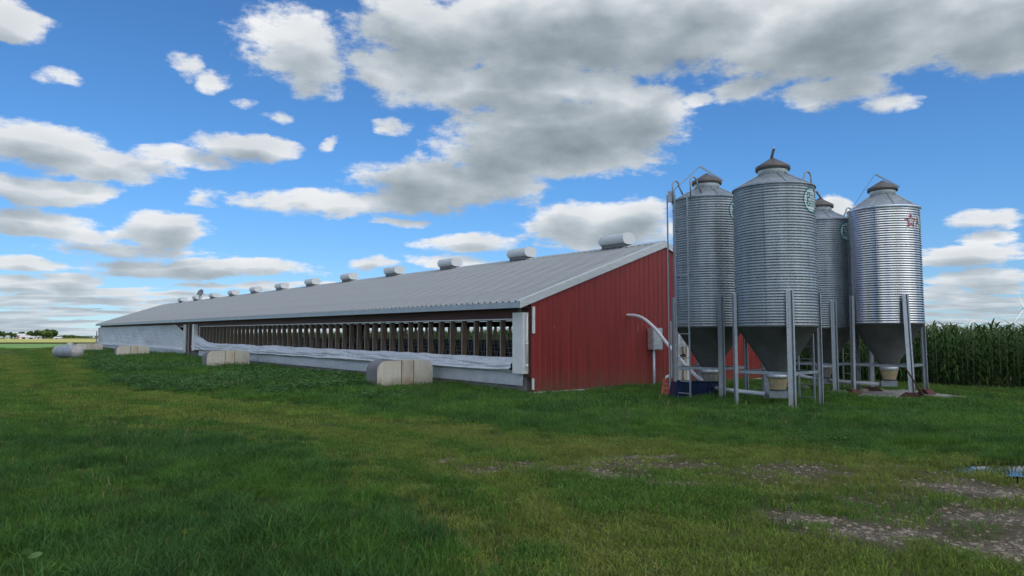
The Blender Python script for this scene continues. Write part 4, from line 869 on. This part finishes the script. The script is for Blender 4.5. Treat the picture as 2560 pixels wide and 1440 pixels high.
def house(x, Y, w, d_, h, rot, label, red=False):
    t = thing('farm_building', (x, Y, 0), R(rot), label, 'building', 'distant farm buildings')
    w2, d2 = w / 2, d_ / 2
    MB().box(-w2, w2, -d2, d2, -0.5, h).build('wall', M['far_red'] if red else M['far_wall'], t)
    MB().add([(-w2 - .3, -d2 - .4, h), (w2 + .3, -d2 - .4, h), (w2 + .3, 0, h + d2 * 0.55), (-w2 - .3, 0, h + d2 * 0.55), (-w2 - .3, d2 + .4, h), (w2 + .3, d2 + .4, h), (-w2 - .3, -d2 - .4, h - .15), (w2 + .3, -d2 - .4, h - .15), (w2 + .3, d2 + .4, h - .15), (-w2 - .3, d2 + .4, h - .15)],
             [(0, 1, 2, 3), (3, 2, 5, 4), (0, 6, 7, 1), (5, 8, 9, 4), (0, 3, 4, 9, 6), (1, 7, 8, 5, 2), (6, 9, 8, 7)]).build('roof', M['far_roof'], t)
    MB().box(-w * 0.2, w * 0.1, -d2 - 0.06, -d2 - 0.01, 0, h * 0.75).build('door', M['dark'], t)
    MB().box(w * 0.25, w * 0.38, -d2 - 0.06, -d2 - 0.01, h * 0.35, h * 0.7).build('window', M['dark'], t)
house(-632, 900, 3.5, 4, 3.0, 10, 'small white shed at the edge of the distant trees')
house(-610, 900, 12, 7, 2.4, 8, 'white farmhouse with pale roof among the distant trees')
house(-594, 890, 14, 6, 1.8, 4, 'long low white farm building beside the distant grove')
house(-578, 880, 6, 6, 2.4, -12, 'white gabled building half hidden by the distant grove')
house(-531, 840, 8, 5, 1.2, 6, 'lone low white shed in the field right of the grove')
house(-642, 940, 9, 8, 4.6, 20, 'dark red farm building behind the distant white farmhouse', True)
def treeline(name, x0, x1, Y, h, n):
    rr = np.random.default_rng(int(Y)); mb = MB()
    for k in range(n):
        x = rr.uniform(x0, x1); hh = h * (0.75 + 0.3 * float(vn(x * 0.03, 1.0, 3))); p = np.array([x, Y + rr.uniform(-20, 20), rr.uniform(0.0, 1.0) ** 0.7 * hh]); s = rr.uniform(1.2, 2.6)
        a = rr.normal(size=3); a /= np.linalg.norm(a); b = np.cross(a, rr.normal(size=3)); b /= np.linalg.norm(b)
        mb.add([p - a * s, p + b * s, p + a * s, p - b * s], [(0, 1, 2, 3)])
    tag(mb.build(name, M['far_leaf']), 'low dark belt of woodland on the horizon', 'woodland', kind='stuff')
treeline('woodland', -1430, -1345, 2200, 8.5, 1500)
treeline('woodland', -1570, -1440, 2450, 8.5, 1800)
treeline('woodland', -1330, -900, 2300, 7, 4000)

# ------------------------------------------------------------------ plants: variants kept in side collections, laid out as instances
def side_coll(name, meshes):
    c = bpy.data.collections.new(name)
    for me in meshes: c.objects.link(bpy.data.objects.new(name + '_piece', me))
    return c
def scatter(name, P, rot, scl, idx, coll, label, cat):
    me = bpy.data.meshes.new(name); me.vertices.add(len(P)); me.vertices.foreach_set('co', np.asarray(P, np.float32).ravel())
    a = me.attributes.new('turn', 'FLOAT_VECTOR', 'POINT'); a.data.foreach_set('vector', np.asarray(rot, np.float32).ravel())
    a = me.attributes.new('size', 'FLOAT', 'POINT'); a.data.foreach_set('value', np.asarray(scl, np.float32))
    a = me.attributes.new('pick', 'INT', 'POINT'); a.data.foreach_set('value', np.asarray(idx, np.int32))
    o = link(name, me); tag(o, label, cat, kind='stuff')
    ng = bpy.data.node_groups.new(name + '_layout', 'GeometryNodeTree')
    ng.interface.new_socket('Geometry', in_out='INPUT', socket_type='NodeSocketGeometry'); ng.interface.new_socket('Geometry', in_out='OUTPUT', socket_type='NodeSocketGeometry')
    N = ng.nodes; Lk = ng.links; gi = N.new('NodeGroupInput'); go = N.new('NodeGroupOutput')
    ci = N.new('GeometryNodeCollectionInfo'); ci.inputs['Collection'].default_value = coll; ci.inputs['Separate Children'].default_value = True; ci.inputs['Reset Children'].default_value = True
    ip = N.new('GeometryNodeInstanceOnPoints'); ip.inputs['Pick Instance'].default_value = True
    def at(nm, ty):
        n = N.new('GeometryNodeInputNamedAttribute'); n.data_type = ty; n.inputs['Name'].default_value = nm; return n.outputs['Attribute']
    Lk.new(gi.outputs[0], ip.inputs['Points']); Lk.new(ci.outputs[0], ip.inputs['Instance']); Lk.new(at('pick', 'INT'), ip.inputs['Instance Index'])
    Lk.new(at('turn', 'FLOAT_VECTOR'), ip.inputs['Rotation']); Lk.new(at('size', 'FLOAT'), ip.inputs['Scale']); Lk.new(ip.outputs[0], go.inputs[0])
    md = o.modifiers.new('layout', 'NODES'); md.node_group = ng
    return o
def grass_clump(seed, n, rad, h0, h1, w, lean, mats, dry=0.0):
    rr = np.random.default_rng(seed); mb = MB()
    for k in range(n):
        a = rr.uniform(0, 2 * math.pi); r = rad * math.sqrt(rr.uniform()); x, y = r * math.cos(a), r * math.sin(a)
        h = rr.uniform(h0, h1); d = rr.uniform(0, 2 * math.pi); L = h * lean * rr.uniform(0.2, 1.3); dx, dy = math.cos(d) * L, math.sin(d) * L
        t = rr.uniform(0, math.pi); wx, wy = math.cos(t) * w * 0.5, math.sin(t) * w * 0.5
        mi = 1 if rr.uniform() < dry else 0
        mb.add([(x - wx, y - wy, -0.02), (x + wx, y + wy, -0.02), (x + dx * .35 + wx * .8, y + dy * .35 + wy * .8, h * .6), (x + dx * .35 - wx * .8, y + dy * .35 - wy * .8, h * .6), (x + dx, y + dy, h * rr.uniform(0.8, 1.0))], [(0, 1, 2, 3), (3, 2, 4)], mi)
    return mb.mesh('grass_clump', mats)
GL = side_coll('long_grass', [grass_clump(k, 90, 0.17, 0.05, 0.17, 0.0065, 0.75, [M['grass'], M['straw']], 0.015) for k in range(5)])
GB = side_coll('barnside_grass', [grass_clump(50 + k, 90, 0.17, 0.05, 0.18, 0.0065, 0.75, [M['grass_barn'], M['straw']], 0.015) for k in range(5)])
GF = side_coll('long_grass_far', [grass_clump(10 + k, 70, 0.30, 0.07, 0.22, 0.013, 0.7, [M['grass_barn'], M['straw']], 0.01) for k in range(4)])
GM = side_coll('mown_grass', [grass_clump(20 + k, 110, 0.17, 0.018, 0.055, 0.006, 1.0, [M['mown'], M['straw']], 0.06) for k in range(4)])
GMG = side_coll('mown_green_grass', [grass_clump(80 + k, 110, 0.17, 0.02, 0.075, 0.006, 1.0, [M['mown_green'], M['straw']], 0.02) for k in range(4)])
GMGF = side_coll('mown_green_far', [grass_clump(90 + k, 80, 0.34, 0.03, 0.085, 0.013, 0.9, [M['mown_green'], M['straw']], 0.02) for k in range(4)])
GMF = side_coll('mown_grass_far', [grass_clump(30 + k, 80, 0.34, 0.03, 0.07, 0.013, 0.9, [M['mown'], M['straw']], 0.04) for k in range(4)])
def wedge(y0, y1, dens, slope=0.80, pad=1.0):
    n = int(dens * (slope * (y1 * y1 - y0 * y0) + 2 * pad * (y1 - y0)))
    Y = np.sqrt(RNG.uniform(y0 * y0, y1 * y1, n)); X = RNG.uniform(-1, 1, n) * (slope * Y + pad); return X, Y
def solid(X, Y):
    s, t = st(X, Y); k = (s > 0.02) & (s < BL) & (t > -0.02) & (t < BW)
    k |= (X > 9.3) & (X < 12.0) & (Y > 18.85 + (X - 9.2) * 0.1) & (Y < 21.5)
    k |= (t > 13.6) & (s < 130)
    return k
def layout(X, Y, keep, s0, s1, nv_):
    X, Y = X[keep], Y[keep]; n = len(X)
    return np.stack([X, Y, gz(X, Y)], -1), np.stack([RNG.uniform(-.12, .12, n), RNG.uniform(-.12, .12, n), RNG.uniform(0, 6.28, n)], -1), RNG.uniform(s0, s1, n), RNG.integers(0, nv_, n)
def grass(name, X, Y, which, coll, s0, s1, nv_, label):
    up, lo = zones(X, Y); bare = np.maximum(gravel(X, Y), mud(X, Y)); lng = np.maximum(smooth01(up, -0.7, 0.8), smooth01(lo, -1.9, 1.5))
    pr = lng if which == 'long' else (1 - 0.75 * lng)
    thin = np.where(which == 'long', 1.0 - 0.25 * smooth01(-lo, -1.5, 1.0) * (up < 0), 1 - 0.86 * worn(X, Y))
    u_ = RNG.uniform(size=len(X)); keep = (u_ < pr * thin * (1 - 0.96 * bare)) & ~solid(X, Y)
    P, r_, s_, i_ = layout(X, Y, keep, s0, s1, nv_)
    if which == 'long':
        u2, l2 = zones(P[:, 0], P[:, 1]); s_ = s_ * (0.45 + 0.55 * np.maximum(smooth01(u2, -0.6, 1.3), smooth01(l2, -1.5, 2.0)))
        s_ = s_ * (0.75 + 0.5 * (fb(P[:, 0] * 0.45, P[:, 1] * 0.45, 41) + 0.4)) * (0.8 + 0.5 * np.maximum(0, vn(P[:, 0] * 2.4, P[:, 1] * 2.4, 42))) * (1 - 0.4 * smooth01(P[:, 0], 8, 14))
        ss, tt = st(P[:, 0], P[:, 1]); s_ = np.where(tt > 9.5, s_ * 0.55, s_)
    scatter(name, P, r_, np.maximum(s_, 0.25), i_, coll, label, 'grass')
X, Y = wedge(4.2, 15, 62); lf = zones(X, Y)[1] > zones(X, Y)[0]
grass('long_grass', X[~lf], Y[~lf], 'long', GB, 0.8, 1.35, 5, 'fresh green grass between the track and the bins')
X, Y = X[lf], Y[lf]; grass('long_grass', X, Y, 'long', GL, 0.8, 1.35, 5, 'lush long dark green grass in the front of the yard')
X, Y = wedge(15, 40, 26); grass('long_grass', X, Y, 'long', GF, 0.7, 1.2, 4, 'long green grass growing along the barn and under the bins')
def bands(X, Y):
    up, lo = zones(X, Y); u_ = np.clip(up / np.minimum(up + lo, -0.05), -0.5, 1.5)
    return np.cos(2 * math.pi * 2.3 * u_ + 0.8) + 0.8 * fb(np.asarray(X) * 0.8, np.asarray(Y) * 0.8, 16) + RNG.uniform(-0.5, 0.5, len(X)) - 0.75 + 0.3 * smooth01(-np.asarray(X), 4, 20)
def mown(X, Y, ca, cb, s0, s1, label):
    k = bands(X, Y) > 0
    grass('mown_grass', X[~k], Y[~k], 'mown', ca, s0, s1, 4, 'short olive mown grass ' + label); grass('mown_grass', X[k], Y[k], 'mown', cb, s0, s1, 4, 'short fresh green mown grass in bands ' + label)
X, Y = wedge(4.2, 13, 75); mown(X, Y, GM, GMG, 0.8, 1.4, 'along the yard track')
X, Y = wedge(13, 40, 16); mown(X, Y, GMF, GMGF, 0.7, 1.2, 'between the track and the corn')
n = 26000; Y = np.sqrt(RNG.uniform(40 ** 2, 100 ** 2, n)); X = RNG.uniform(-0.80, -0.25, n) * Y
mown(X, Y, GMF, GMGF, 1.2, 2.2, 'far down the track'); grass('long_grass', X[:16000], Y[:16000], 'long', GF, 1.2, 2.2, 4, 'long grass and weeds by the far barn end')
# weed belt at the edge of the bean field
n = 2600; Y = RNG.uniform(84, 97, n); X = RNG.uniform(-0.78, -0.42, n) * Y
P, r_, s_, i_ = layout(X, Y, fb(X * 0.12, Y * 0.12, 61) > 0.1, 0.8, 2.2, 4); scatter('weed_belt', P, r_, s_, i_, GF, 'uneven belt of tall weeds along the field edge', 'weeds')
# gravel
def pebble(seed):
    bm = bmesh.new(); bmesh.ops.create_icosphere(bm, subdivisions=1, radius=1); rr = random.Random(seed)
    for v in bm.verts: v.co *= 1 + rr.uniform(-0.25, 0.25); v.co.z *= 0.6
    me = bpy.data.meshes.new('pebble'); bm.to_mesh(me); bm.free(); me.materials.append(M['pebble']); return me
PB = side_coll('pebbles', [pebble(60 + k) for k in range(5)])
X, Y = RNG.uniform(-2, 8, 90000), RNG.uniform(4.4, 10.6, 90000); g_ = gravel(X, Y); fy = worn(X, Y) ** 2 * 0.10
keep = (RNG.uniform(size=len(X)) < np.maximum(g_ * 0.6, fy * 1.6)) & (np.hypot((X - PUD[0]) / 0.9, (Y - PUD[1]) / 0.34) > 1)
P, r_, s_, i_ = layout(X, Y, keep, 0.0, 1.0, 5); scatter('gravel', P, r_, 0.005 + 0.02 * s_ ** 4 + 0.004 * s_, i_, PB, 'pale gravel showing through the worn grass', 'gravel')
# broadleaf weeds
def weed_clump(seed, n=40, rad=0.3, h=0.26, leaf=0.052):
    rr = np.random.default_rng(seed); mb = MB()
    for k in range(n):
        a = rr.uniform(0, 6.28); r = rad * math.sqrt(rr.uniform()); p = np.array([r * math.cos(a), r * math.sin(a), rr.uniform(0.25, 1.0) * h * (1.1 - 0.5 * r / rad)])
        d = rr.uniform(0, 6.28); L = leaf * rr.uniform(0.7, 1.5); ax = np.array([math.cos(d), math.sin(d), rr.uniform(-0.35, 0.35)]); bx = np.array([-math.sin(d), math.cos(d), rr.uniform(-0.3, 0.3)]) * 0.42
        mb.add([p, p + ax * L * .45 + bx * L, p + ax * L * 1.15 - np.array([0, 0, .12 * L]), p + ax * L * .45 - bx * L], [(0, 1, 2, 3)])
    return mb.mesh('weed_clump', M['weed'])
WC = side_coll('weed_clumps', [weed_clump(70 + k) for k in range(5)])
n = 7500; s = RNG.uniform(0.5, 62, n); t = -RNG.uniform(0.1, 1.0, n) ** 0.8 * 8.5; q = C0[None] + t[:, None] * Wd + s[:, None] * Ld; X, Y = q[:, 0], q[:, 1]
up, lo = zones(X, Y); keep = (up > 0.2) & (fb(X * 0.32, Y * 0.32, 50) + 0.16 * smooth01(s, 6, 12) > 0.17 + 0.25 * smooth01(-s, -5, 0)) 
for hs, ht in ((4.75, -2.55), (21.0, -2.9)): keep &= ~((np.abs(s - hs - 0.35) < 0.55) & (t > ht - 0.1) & (t < ht + 2.3))
P, r_, s_, i_ = layout(X, Y, keep, 0.7, 1.5, 5); scatter('weed_cover', P, r_, s_, i_, WC, 'patches of low broadleaf weeds spreading in front of the barn', 'weeds')
n = 1600; X = RNG.uniform(0.5, 10.5, n); Y = RNG.uniform(11, 18, n); keep = (fb(X * 0.7, Y * 0.7, 52) > 0.22) & (zones(X, Y)[0] > 0.4) & ~solid(X, Y)
P, r_, s_, i_ = layout(X, Y, keep, 0.4, 0.85, 5); scatter('clover_cover', P, r_, s_, i_, WC, 'low leafy weeds in the grass in front of the bins', 'weeds')
n = 2200; X, Y = wedge(4.4, 14, 10); keep = (fb(X * 0.9, Y * 0.9, 53) > 0.28) & (worn(X, Y) < 0.5) & (mud(X, Y) < 0.1)
P, r_, s_, i_ = layout(X, Y, keep, 0.14, 0.34, 5); scatter('lawn_weeds', P, r_, s_, i_, WC, 'small flat broadleaf weeds scattered through the lawn', 'weeds')
def seed_head(seed):
    rr = np.random.default_rng(seed); mb = MB()
    for k in range(3):
        h = rr.uniform(0.2, 0.42); d = rr.uniform(0, 6.28); dx, dy = math.cos(d) * h * 0.3, math.sin(d) * h * 0.3; x, y = rr.uniform(-.06, .06, 2)
        mb.tube([(x, y, -0.02), (x + dx * .4, y + dy * .4, h * .6), (x + dx, y + dy, h)], [0.0022, 0.002, 0.0015], 3, 0); mb.tube([(x + dx * .93, y + dy * .93, h * .93), (x + dx * 1.1, y + dy * 1.1, h * 1.12)], [0.005, 0.002], 4, 1)
    return mb.mesh('seed_head', [M['stem'], M['straw']])
SH = side_coll('seed_heads', [seed_head(200 + k) for k in range(4)])
X, Y = wedge(4.6, 24, 3.2); up, lo = zones(X, Y); keep = (np.maximum(up, lo) > 0.3) & (fb(X * 0.6, Y * 0.6, 54) > 0.1) & ~solid(X, Y)
P, r_, s_, i_ = layout(X, Y, keep, 0.6, 1.1, 4); scatter('seed_stalks', P, r_, s_, i_, SH, 'thin grass stalks with pale seed heads standing above the long grass', 'grass')
# single weeds one can pick out
def weed(X_, Y_, h, n, leaf, label, seed, spread=0.35):
    rr = np.random.default_rng(seed); w = thing('weed_plant', (X_, Y_, gzf(X_, Y_)), 0, label, 'weed')
    top = np.array([rr.uniform(-.06, .06), rr.uniform(-.06, .06), h]); MB().tube([(0, 0, -0.03), tuple(top * 0.5), tuple(top)], [0.009, 0.007, 0.003], 5).build('stem', M['stem'], w)
    for k in range(n):
        f = 0.12 + 0.88 * (k + 0.5) / n; p = top * f; d = k * 2.4 + rr.uniform(-.4, .4); L = leaf * rr.uniform(0.8, 1.2) * (1.25 - 0.6 * f); r = spread * h * (1.05 - f) * rr.uniform(0.4, 1)
        ax = np.array([math.cos(d), math.sin(d), 0.15]); bx = np.array([-math.sin(d), math.cos(d), 0.0]) * 0.36; b0 = p + ax * r * 0.6
        MB().add([p, b0 + ax * L * .5 + bx * L, b0 + ax * L * 1.1 - np.array([0, 0, .25 * L]), b0 + ax * L * .5 - bx * L, b0 + ax * L * .5 - np.array([0, 0, 0.05 * L])], [(0, 1, 4), (1, 2, 4), (2, 3, 4), (3, 0, 4)]).build('leaf', M['weed'], w)
for args in ((xy(-1.6, 18.3), 0.95, 26, 0.12, 'tall upright weed against the white skirt beyond the fan hoods', 1), (xy(-1.3, 17.6), 0.5, 20, 0.11, 'bushy knee-high weed beside the tall upright weed', 2, 0.6),
             (xy(-2.75, 4.45), 0.42, 12, 0.08, 'small leafy weed at the outer end of the stained fan hood', 3), (xy(-1.1, 3.4), 0.48, 26, 0.10, 'bushy dark weed between the stained fan hood and the barn corner', 4, 0.7),
             (xy(-0.9, 5.2), 0.55, 16, 0.09, 'slender weed growing against the curtain behind the stained fan hood', 5), (xy(-1.0, 1.6), 0.4, 14, 0.08, 'low leafy weed near the gable corner below the curtain housing', 6, 0.6),
             (xy(-3.2, 24.0), 0.45, 20, 0.11, 'leafy weed clump beside the middle fan hood', 7, 0.7)):
    (x_, y_), rest = args[0], args[1:]; weed(x_, y_, *rest)
sd_ = thing('weed_seedling', (-3.2, 4.86, gzf(-3.2, 4.86)), 0, 'pale three-leaved seedling in the long grass at the front', 'weed')
MB().tube([(0, 0, -0.02), (0, 0, 0.16)], 0.003, 5).build('stem', M['stem'], sd_)
pale = mat('seedling_leaf', (0.13, 0.25, 0.06), 0.5, 0, 0.1, 5, transl=0.3)
for d, L, up_ in ((-0.2, 0.085, 0.0), (3.3, 0.085, 0.0), (-1.6, 0.07, 0.75)):
    ax = np.array([math.cos(d), math.sin(d) * 0.6, up_]); bx = np.array([-math.sin(d), math.cos(d), 0.35]) * (0.42 if up_ == 0 else 0.5); p = np.array([0, 0, 0.155])
    ring = [p + ax * L * (0.5 - 0.5 * math.cos(a)) + bx * L * math.sin(a) for a in np.linspace(0, 2 * math.pi, 13)[:-1]]
    MB().add(ring, [tuple(range(12))]).build('leaf', pale, sd_)

# ------------------------------------------------------------------ corn
def corn_meshes(seed):
    rr = np.random.default_rng(seed); H = rr.uniform(1.62, 1.92); sway = np.array([rr.uniform(-.05, .05), rr.uniform(-.05, .05), 0])
    stalk = MB().tube([(0, 0, -0.05), tuple(sway * .3 + [0, 0, H * .5]), tuple(sway + [0, 0, H])], [0.016, 0.013, 0.006], 6).mesh('corn_plant', M['corn_stalk'], True)
    mb = MB(); plane = rr.uniform(0, 3.14)
    for k in range(12):
        f = 0.10 + 0.85 * k / 11; a = plane + (k % 2) * math.pi + rr.uniform(-.35, .35); c, s = math.cos(a), math.sin(a); L = rr.uniform(0.55, 0.85) * (0.75 + 0.7 * f * (1.25 - f)); w = rr.uniform(0.028, 0.043)
        dr = rr.uniform(0.7, 1.5) * (1.15 - 0.75 * f); rows = []
        for j in range(8):
            u_ = j / 7; r = L * (0.30 * u_ + 0.42 * u_ ** 1.5) ; z = H * f + L * (0.95 * u_ - dr * u_ * u_); ww = w * (1 - 0.5 * abs(2 * u_ - 0.7)) * (1 if j < 7 else 0.05); tw = 0.5 * math.sin(u_ * 3 + k)
            ctr = np.array([c * r, s * r, z]) + sway * f; sd = np.array([-s, c, tw * 0.6]); rows.append([ctr - sd * ww + [0, 0, 0.25 * ww], ctr, ctr + sd * ww + [0, 0, 0.25 * ww]])
        mb.grid(rows)
    leaves = mb.mesh('leaf_blades', M['corn_leaf'], True)
    mb = MB(); top = sway + np.array([0, 0, H])
    for k in range(6):
        a = k * 2.4; l = rr.uniform(0.07, 0.15); d = np.array([math.cos(a) * 0.45 * (k > 0), math.sin(a) * 0.45 * (k > 0), 1.0]); p1 = top + d * l * 1.1 + [0, 0, 0.04]
        mb.tube([tuple(top - [0, 0, 0.02]), tuple((top + p1) / 2 + [0, 0, 0.02]), tuple(p1)], [0.004, 0.005, 0.002], 3)
    return stalk, leaves, mb.mesh('tassel', M['tassel'])
CM = [corn_meshes(100 + k) for k in range(6)]
merged = []
for sk_, lv_, ts_ in CM:
    bm = bmesh.new()
    for i, me in enumerate((sk_, lv_, ts_)):
        n0 = len(bm.faces); bm.from_mesh(me); bm.faces.ensure_lookup_table()
        for f in bm.faces[n0:]: f.material_index = i
    me = bpy.data.meshes.new('corn_whole'); bm.to_mesh(me); bm.free()
    for m in (M['corn_stalk'], M['corn_leaf'], M['tassel']): me.materials.append(m)
    merged.append(me)
CC = side_coll('corn_pieces', merged)
rows = []
for r_i in range(11):
    for s in np.arange(-24, 118, 0.19): rows.append((14.35 + r_i * 0.72 + random.uniform(-.05, .05), s + random.uniform(-.05, .05), r_i))
rows = np.array(rows); q = C0[None] + rows[:, :1] * Wd + rows[:, 1:2] * Ld
vis = (rows[:, 2] < 4) & (rows[:, 1] > -10.2) & (rows[:, 1] < 6) & (q[:, 0] < 0.745 * q[:, 1])
dist = np.hypot(q[:, 0], q[:, 1]) + rows[:, 2] * 2.5 + np.where(vis, 0, 1e6); order = np.argsort(dist)[:290]; single = np.zeros(len(q), bool); single[order] = True
for i in order:
    k = int(RNG.integers(6)); x, y = q[i]; sc_ = float(RNG.uniform(0.93, 1.07))
    o = link('corn_plant', CM[k][0]); o.location = (x, y, gzf(x, y)); o.rotation_euler = (0, 0, float(RNG.uniform(0, 6.28))); o.scale = (sc_,) * 3
    link('leaf_blades', CM[k][1], o); link('tassel', CM[k][2], o)
    tag(o, 'tall green corn plant with tassel in the front rows facing the mown grass', 'corn plant', 'corn plants at the edge of the field')
X, Y = q[~single, 0], q[~single, 1]; P, r_, s_, i_ = layout(X, Y, np.ones(len(X), bool), 0.92, 1.08, 6); scatter('corn_field', P, r_, s_, i_, CC, 'dense field of tall green corn behind the front rows', 'corn')
# ragged weeds and grass at the foot of the corn
